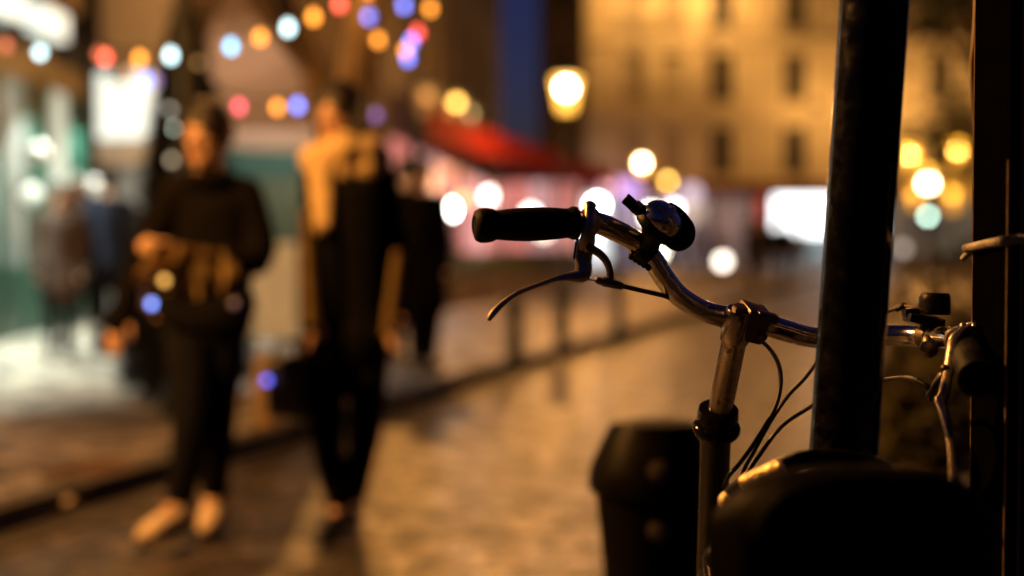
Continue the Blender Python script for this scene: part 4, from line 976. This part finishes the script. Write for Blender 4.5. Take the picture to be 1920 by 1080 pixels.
# right grip, pointing back at the camera
ga2, gb2 = W(1812, 652, 1.46), W(1832, 712, 1.345); ax2 = (gb2 - ga2).normalized(); L2 = (gb2 - ga2).length
bm = B(); lathe(bm, [(.013, -.01), (.017, 0), (.0165, .02), (.018, L2 * .5), (.0165, L2 - .02), (.0185, L2 - .008), (.018, L2), (.012, L2 + .005), (.002, L2 + .004)], ga2, ax2, 36); obj('grip', bm, rubber, bikeroot)
# stem
st_t, st_b = W(1388, 583, 1.567), W(1347, 785, 1.615); sd_ = (st_b - st_t).normalized()
bm = B(); Ls = (st_b - st_t).length
lathe(bm, [(.0145, -.002), (.0160, .001), (.0162, .036), (.0158, .0365), (.0148, .0385), (.0138, .040), (.0138, Ls)], st_t, sd_, 36); stem = obj('stem', bm, scratched_chrome('polished_alloy', (.55, .50, .48), .10, (.12, .07, .045)), bikeroot)
bm = B(); lathe(bm, [(.009, -.006), (.0095, -.0015), (.0098, .0)], st_t, sd_, 6); lathe(bm, [(.0045, -.0062), (.004, -.0045)], st_t, sd_, 6); obj('stem_bolt', bm, alud, stem, smooth=False)
# clamp that carries the bar, to the right of the stem column, facing away
c = W(1414, 605, 1.578); bx = (W(1440, 612, 1.59) - W(1365, 593, 1.575)).normalized(); bz = (-sd_ - bx * (-sd_).dot(bx)).normalized(); by = bz.cross(bx).normalized()
bm = B(); box(bm, c + bx * -.004, (.030, .034, .038), bx, by, bz, .004); box(bm, c + bx * .004 - by * .012 + bz * .0145, (.026, .014, .010), bx, by, bz, .003); obj('bar_clamp', bm, alud, stem)
bm = B(); lathe(bm, [(.005, 0), (.005, .006), (.003, .007)], c - bz * .012 + bx * .012 + by * 0 + Vector((0, -.018, 0)), (0, -1, -.2), 10); obj('clamp_bolt', bm, alud, stem)
# headset and head tube
hs0 = W(1349, 768, 1.612); hs1 = W(1340, 900, 1.66); hd = (W(1334, 1100, 1.74) - W(1343, 812, 1.625)).normalized()
bm = B(); lathe(bm, [(.0145, 0), (.0225, .002), (.0235, .010), (.0235, .014), (.021, .016), (.021, .020), (.0255, .022), (.0275, .026), (.0275, .030), (.0255, .034), (.021, .038)], W(1348, 764, 1.612), (hd * .5 + sd_ * .5), 8 if False else 36); obj('headset', bm, mat('headset_black', (.012, .010, .009), .12, .6), bikeroot)
ht0 = W(1342, 815, 1.625); ht1 = ht0 + hd * .27
bm = B(); tube(bm, [ht0, ht0 + hd * .01, ht1], [.0195, .0175, .0175], 30, 0); htube = obj('head_tube', bm, framep, bikeroot)
# fork and front wheel, turned to the right with the bar
fk = ht1; axle = Vector((fk.x + .05, fk.y + .10, .345)); turn = R(38)
wf = Vector((math.sin(turn), math.cos(turn), 0)); wa = Vector((wf.y, -wf.x, 0))
axle = fk + Vector((wf.x * .10, wf.y * .10, -(fk.z - .345)))
bm = B(); tube(bm, [fk - hd * .0, fk + Vector((0, 0, -.02))], [.016, .02], 16, 0)
for s in (-1, 1): tube(bm, [fk + wa * s * .01, fk + wa * s * .045 + Vector((0, 0, -.04)), fk.lerp(axle, .6) + wa * s * .05, axle + wa * s * .05], [.013, .013, .011, .008], 12, 4)
obj('fork', bm, framep, bikeroot)
def wheel(cn, wf_, wa_, nm='wheel'):
    bm = B(); pts = [cn + (wf_ * math.cos(k / 48 * 2 * PI) + Vector((0, 0, 1)) * math.sin(k / 48 * 2 * PI)) * .326 for k in range(49)]
    tube(bm, pts, .0175, 12, 0); wl_ = obj(nm, bm, rubber, bikeroot); wl_.name = 'wheel'
    bm = B(); pts = [cn + (wf_ * math.cos(k / 48 * 2 * PI) + Vector((0, 0, 1)) * math.sin(k / 48 * 2 * PI)) * .303 for k in range(49)]
    tube(bm, pts, .011, 8, 0); obj('rim', bm, chrome, wl_)
    bm = B()
    for k in range(32):
        a = k / 32 * 2 * PI; a2 = a + (.35 if k % 2 else -.35)
        tube(bm, [cn + wa_ * (.03 if k % 4 < 2 else -.03) + (wf_ * math.cos(a2) + Vector((0, 0, 1)) * math.sin(a2)) * .02, cn + (wf_ * math.cos(a) + Vector((0, 0, 1)) * math.sin(a)) * .3], .001, 4, 0)
    lathe(bm, [(.015, -.045), (.02, -.035), (.012, -.02), (.012, .02), (.02, .035), (.015, .045)], cn, wa_, 14); obj('spokes', bm, alu, wl_)
wheel(axle, wf, wa)
# frame runs back towards the camera to the saddle
seat = Vector((.255, 1.16, .90)); bb_ = Vector((.245, 1.28, .30)); rear = Vector((.24, .83, .345))
bm = B(); tube(bm, [ht0 + hd * .17, Vector((.25, 1.45, .56)), Vector((seat.x - .003, 1.22, .50))], .014, 14, 4)
tube(bm, [ht0 + hd * .20, bb_], .0165, 14, 0); tube(bm, [bb_, Vector((seat.x - .002, 1.175, .72))], .015, 14, 0)
for s in (-1, 1):
    tube(bm, [bb_ + Vector((s * .02, 0, 0)), rear + Vector((s * .06, 0, 0))], .009, 10, 0); tube(bm, [Vector((seat.x + s * .015, 1.185, .68)), rear + Vector((s * .06, 0, 0))], .008, 10, 0)
obj('frame', bm, framep, bikeroot)
wheel(rear, Vector((0, 1, 0)), Vector((1, 0, 0)))
bm = B(); tube(bm, [Vector((seat.x - .002, 1.176, .70)), seat], .0127, 14, 0); obj('seat_post', bm, chrome, bikeroot)
# crank
bm = B(); lathe(bm, [(.09, -.002), (.095, 0), (.09, .002)], bb_ + Vector((.05, 0, 0)), (1, 0, 0), 36); tube(bm, [bb_ + Vector((.07, 0, 0)), bb_ + Vector((.075, .12, -.12))], .009, 8, 0); tube(bm, [bb_ - Vector((.07, 0, 0)), bb_ + Vector((-.075, -.12, .12))], .009, 8, 0); obj('crank', bm, alu, bikeroot)
for s in (-1, 1):
    bm = B(); c_ = bb_ + Vector((s * .12, s * .12, -s * .12)); box(bm, c_, (.09, .07, .022), bev=.004); obj('pedal', bm, rubber, bikeroot)
# saddle: broad sprung, tail kicked up, nose drooping away from the camera
bm = B(); NY, NX = 22, 18; rows = []
for i in range(NY + 1):
    f = i / NY; yy = 1.045 + f * .25
    hw = .112 * (1 - (max(0, f - .18) / .82) ** .72 * .80) * (min(1, .72 + f * 2.2) if f < .13 else 1)
    zc_ = 1.006 - .030 * min(1, f * 3) - .045 * f + (-.02 * (1 - f * 8) ** 2 if f < .125 else 0)
    row = []
    for j in range(NX + 1):
        a = -1 + 2 * j / NX
        x_ = seat.x + .006 + hw * math.sin(a * PI / 2 * 1.0)
        drop = .052 * (1 - math.cos(a * PI / 2)) ** 1.25
        row.append(bm.verts.new((x_, yy, zc_ - drop)))
    low = [bm.verts.new((v.co.x * .985 + seat.x * .015, v.co.y + (.004 if i == 0 else 0), zc_ - .098)) for v in (row[0], row[-1])]
    rows.append([low[0]] + row + [low[1]])
for i in range(NY):
    for j in range(len(rows[0]) - 1): bm.faces.new((rows[i][j], rows[i][j+1], rows[i+1][j+1], rows[i+1][j]))
bm.faces.new(list(reversed(rows[0]))); bm.faces.new(rows[-1])
for i in range(NY): bm.faces.new((rows[i][0], rows[i+1][0], rows[i+1][-1], rows[i][-1]))
sad = obj('saddle', bm, matte(mat('saddle_leather', (.0025, .002, .0018), .5, var=.3, scale=30, bump=.2, bscale=180), .05), bikeroot)
bm = B()
for s in (-1, 1):
    pts = []
    for k in range(36): a = k / 36 * 6 * 2 * PI; pts.append((seat.x + s * .06 + math.cos(a) * .014, 1.09 + math.sin(a) * .014, .868 + k / 36 * .06))
    tube(bm, pts, .0025, 6, 2)
    tube(bm, [(seat.x + s * .05, 1.07, .868), (seat.x + s * .02, 1.16, .885), (seat.x + s * .012, 1.27, .895)], .004, 8, 4)
obj('saddle_spring', bm, plast, sad)
# the lock round the pole
bm = B(); a = W(1402, 897, 1.055); b = W(1468, 874, 1.07)
bm.free()
lk = thing('bicycle_lock', W(1430, 888, 1.36), 'black lock shackle with a painted glint joining the bicycle to the leaning pole', 'bicycle lock')
bm = B(); tube(bm, [W(1352, 1030, 1.42), W(1356, 975, 1.40), W(1368, 934, 1.38), (W(1398, 906, 1.36)), W(1436, 889, 1.35), W(1474, 873, 1.34), W(1505, 862, 1.33), W(1560, 858, 1.325), W(1625, 868, 1.335), W(1668, 890, 1.37), W(1670, 960, 1.40)], .0085, 16, 6, True)
sk = obj('shackle', bm, plast, lk)
bm = B(); tube(bm, [W(1400, 905, 1.359), W(1436, 889, 1.35), W(1472, 874, 1.3405)], .0092, 16, 6, True); obj('glint_sleeve', bm, mat('lock_glint_pale', (.75, .60, .34), .35, .5, var=.35, scale=60, bump=.6, bscale=160), sk)  # pale sleeve and knob put the glints into the dark shackle's colour
bm = B(); ball(bm, W(1366, 940, 1.375), .0105); obj('glint_knob', bm, MATS['lock_glint_pale'], sk)
bm = B(); tube(bm, [W(1345, 1045, 1.41), W(1500, 1070, 1.40), W(1680, 980, 1.40)], .014, 16, 4, True); obj('lock_bar', bm, plast, lk)

# left brake: clamp band, body, lever, cable arm
cb = W(1105, 416, 1.512); by1 = Vector((0, -.0, 0))
bm = B(); lathe(bm, [(.0125, -.005), (.0150, -.005), (.0152, 0), (.0150, .005), (.0125, .005)], cb, (W(1080, 417, 1.505) - W(1130, 421, 1.52)), 28)
tube(bm, [W(1106, 386, 1.500), W(1106, 400, 1.494), W(1105, 420, 1.490), W(1102, 446, 1.492), W(1098, 466, 1.496)], [.0066, .0060, .0064, .0084, .0098], 14, 5, True, .8)
ball(bm, W(1106, 386, 1.502), .0070, (1, 1, .8)); brk = obj('brake_bracket', bm, alu, bikeroot)
bm = B(); lathe(bm, [(.0048, 0), (.0050, .003), (.0035, .0045)], W(1107, 466, 1.487), (0, -1, 0), 12); lathe(bm, [(.0030, 0), (.0030, .002)], W(1106, 392, 1.494), (0, -1, 0.3), 6); obj('pivot_screw', bm, alud, brk)
bm = B(); tube(bm, [W(1097, 462, 1.495), W(1094, 490, 1.494), W(1093, 512, 1.492), W(1080, 518, 1.490), W(1050, 521, 1.484), (W(1010, 534, 1.476)), W(972, 549, 1.468), W(943, 569, 1.462), W(926, 586, 1.458), W(918, 597, 1.456)], [.0090, .0088, .0090, .0066, .0032, .0024, .0024, .0029, .0036, .0026], 14, 6, True, .62, up=(0, 1, 0))
box(bm, W(1094, 514, 1.492), (.013, .010, .0125), (1, 0, .05), (0, 1, 0), (-.05, 0, 1), .003); obj('brake_lever', bm, alu, brk)
bm = B(); tube(bm, [W(1103, 464, 1.494), W(1122, 474, 1.498), W(1137, 490, 1.501), W(1144, 510, 1.503), W(1143, 526, 1.504)], [.0062, .0056, .0050, .0046, .0050], 12, 6, True, .8)
tube(bm, [W(1134, 528, 1.503), W(1164, 536, 1.506)], [.0055, .0042], 12, 0, True); obj('cable_stop_arm', bm, alud, brk)
bm = B(); tube(bm, [W(1082, 450, 1.50), W(1077, 484, 1.50)], .0018, 8, 0, True); obj('return_spring', bm, plast, brk)
bm = B(); tube(bm, [W(1101, 524, 1.497), W(1126, 527, 1.502)], .0009, 8, 0); tube(bm, [W(1122, 526, 1.502), W(1133, 528, 1.503)], .0042, 10, 0, True); obj('brake_wire', bm, alud, brk)
bm = B(); tube(bm, [W(1160, 535, 1.506), W(1200, 544, 1.52), W(1255, 558, 1.56), W(1300, 580, 1.60), W(1370, 620, 1.625), W(1425, 638, 1.63), W(1455, 672, 1.62), W(1464, 712, 1.61), W(1455, 760, 1.60), W(1425, 815, 1.60), W(1388, 868, 1.61), W(1362, 900, 1.62), W(1345, 960, 1.70), W(1342, 1100, 1.76)], .0026, 10, 6); obj('cable', bm, cablem, bikeroot)
bm = B(); tube(bm, [W(1655, 585, 1.60), W(1580, 620, 1.63), W(1512, 706, 1.62), W(1478, 742, 1.61), W(1445, 790, 1.605), W(1415, 845, 1.61), W(1390, 895, 1.62), W(1375, 980, 1.70), W(1365, 1120, 1.78)], .0022, 10, 6); obj('cable', bm, cablem, bikeroot)
bm = B(); tube(bm, [W(1748, 736, 1.44), W(1735, 720, 1.46), W(1700, 709, 1.50), W(1655, 713, 1.55), W(1580, 730, 1.62), W(1508, 770, 1.63), W(1465, 800, 1.62), W(1430, 845, 1.62), W(1398, 900, 1.63), W(1385, 980, 1.70), W(1378, 1120, 1.78)], .0025, 10, 6); obj('cable', bm, cablem, bikeroot)

# bell on the left bend
axb = Vector((.60, -.42, .68)).normalized()                # dome axis: up, right and a little towards the camera
dome_c = W(1240, 414, 1.520); long_ = (W(1280, 446, 1.52) - W(1205, 384, 1.52)).normalized(); long_ = (long_ - axb * long_.dot(axb)).normalized()
wid = axb.cross(long_).normalized()
bm = B(); prof = [(.0240, -.001), (.0242, .002)]
for k in range(1, 11): a = k / 10 * PI / 2; prof.append((.0240 * math.cos(a) ** .8, .002 + .0165 * math.sin(a)))
lathe(bm, prof, dome_c, axb, 44); bell = obj('bell', bm, scratched_chrome('bell_chrome', (.75, .75, .78), .10, (.20, .15, .12)), bikeroot)
bm = B(); lathe(bm, [(.004, .017), (.0042, .0195), (.002, .021)], dome_c, axb, 14); obj('dome_nut', bm, chrome, bell)
bm = B(); lathe(bm, [(.020, -.013), (.0252, -.012), (.0264, -.009), (.0264, -.003), (.0255, -.0012), (.02, -.001)], dome_c, axb, 40); obj('bell_base', bm, plast, bell)
bm = B(); q = dome_c - axb * .007
for k in range(2): box(bm, q - long_ * .0285 + axb * (-.003 + k * .0065), (.009, .017 - k * .004, .0045), long_, wid, axb, .001)
obj('lever_hinge', bm, mat('brassy_metal', (.42, .28, .11), .4, .8), bell)
bm = B(); box(bm, W(1184, 382, 1.52), (.019, .013, .0095), long_, wid, axb, .0015); obj('thumb_lever', bm, plast, bell)
bm = B(); tp = dome_c + axb * .010    # striker bow over the far side of the dome
pts = [dome_c + long_ * .012 + axb * .0235 - wid * -.004, dome_c + long_ * .024 + axb * .019, dome_c + long_ * .0325 + axb * .008, dome_c + long_ * .031 - axb * .004, dome_c + long_ * .020 - axb * .012]
tube(bm, [W(1256, 385, 1.524), W(1271, 396, 1.524), W(1283, 413, 1.522), W(1290, 430, 1.52), W(1286, 448, 1.518), W(1271, 457, 1.516), W(1250, 450, 1.514)], [.0030, .0040, .0052, .0066, .0074, .0072, .005], 14, 5, True, 1.2)
obj('striker_cover', bm, plast, bell)
bm = B(); bcn = W(1208, 470, 1.549); bdir = (W(1190, 452, 1.545) - W(1222, 484, 1.552)).normalized()
lathe(bm, [(.0125, -.008), (.0150, -.008), (.0152, 0), (.0150, .008), (.0125, .008)], bcn, bdir, 28)
tube(bm, [bcn.lerp(dome_c, .12), bcn.lerp(dome_c, .5), dome_c - axb * .012], [.0125, .0125, .0135], 12, 0)
tube(bm, [W(1188, 478, 1.545), W(1206, 486, 1.548), W(1218, 492, 1.55)], [.0055, .0065, .005], 8, 2, True)
for k in range(5): ball(bm, W(1184 + k * 8, 482 + k * 5, 1.545), .0036, u=8, v=6)
obj('bell_clamp', bm, plast, bell)

# right side: gear shifter and brake
sc0 = W(1742, 632, 1.56); bard = (W(1770, 633, 1.53) - W(1720, 630, 1.575)).normalized()
bm = B(); lathe(bm, [(.012, -.007), (.0145, -.007), (.0148, 0), (.0145, .007), (.012, .007)], sc0, bard, 26)
tube(bm, [W(1742, 640, 1.54), W(1744, 656, 1.535)], [.008, .009], 14, 0, True); shf = obj('shifter_clamp', bm, alud, bikeroot)
bm = B(); lathe(bm, [(.006, 0), (.0065, .004), (.003, .005)], W(1735, 650, 1.53), (-.1, -1, 0), 12); obj('clamp_screw', bm, alu, shf)
bm = B(); box(bm, W(1732, 600, 1.56), (.040, .034, .011), (1, 0, -.18), (0, 1, 0), (.18, 0, 1), .004); box(bm, W(1712, 586, 1.565), (.022, .02, .010), (1, 0, .05), (0, 1, 0), bev=.003); obj('shifter_base', bm, plast, shf)
bm = B(); lathe(bm, [(.0165, 0), (.0172, .003), (.0168, .018), (.0155, .023), (.014, .024), (.0135, .0225), (.002, .0225)], W(1752, 590, 1.555), (.02, .03, 1), 30); obj('shifter_knob', bm, plast, shf)
bm = B(); tube(bm, [W(1696, 573, 1.56), W(1730, 580, 1.545), W(1768, 601, 1.54)], .0012, 8, 4); obj('shifter_rod', bm, mat('brass_wire', (.5, .32, .12), .3, .9), shf)
bm = B(); tube(bm, [W(1655, 588, 1.60), W(1672, 582, 1.585), W(1688, 577, 1.57)], .0018, 8, 3); tube(bm, [W(1682, 579, 1.575), W(1694, 573, 1.57)], .0034, 8, 0, True); obj('shift_cable_end', bm, plast, shf)
rb = B(); tube(rb, [W(1822, 612, 1.47), W(1806, 622, 1.45), W(1790, 640, 1.44), W(1783, 670, 1.43), W(1778, 700, 1.42)], [.0062, .0062, .0070, .0062, .0058], 14, 5, True, .8)
lathe(rb, [(.012, -.005), (.0146, -.005), (.0146, .005), (.012, .005)], W(1797, 638, 1.495), (W(1815, 655, 1.45) - W(1790, 636, 1.51)), 24)
for k in range(3): ball(rb, W(1806 + k * 11, 612 + (k % 2) * 4, 1.46), .0045, u=8, v=6)
rbk = obj('brake_bracket', rb, alu, bikeroot)
bm = B(); tube(bm, [W(1780, 690, 1.42), W(1770, 740, 1.40), W(1764, 752, 1.392), W(1773, 785, 1.36), W(1782, 830, 1.325), W(1786, 880, 1.29), W(1786, 930, 1.26)], [.0052, .0062, .0062, .0046, .0036, .0034, .0038], 14, 6, True, .6); obj('brake_lever', bm, mat('brass_lit_alloy', (.50, .42, .32), .32, .9, var=.2, scale=30, bump=.2, bscale=200), rbk)
bm = B(); tube(bm, [W(1768, 705, 1.425), W(1748, 740, 1.435)], [.0050, .0056], 12, 0, True); ball(bm, W(1747, 742, 1.436), .006, u=10, v=8); ball(bm, W(1771, 690, 1.42), .004, u=10, v=8); obj('cable_adjuster', bm, alud, rbk)
bm = B(); tube(bm, [W(1748, 738, 1.435), W(1738, 724, 1.44), W(1720, 714, 1.45)], .0031, 10, 4); obj('cable_ferrule', bm, plast, rbk)
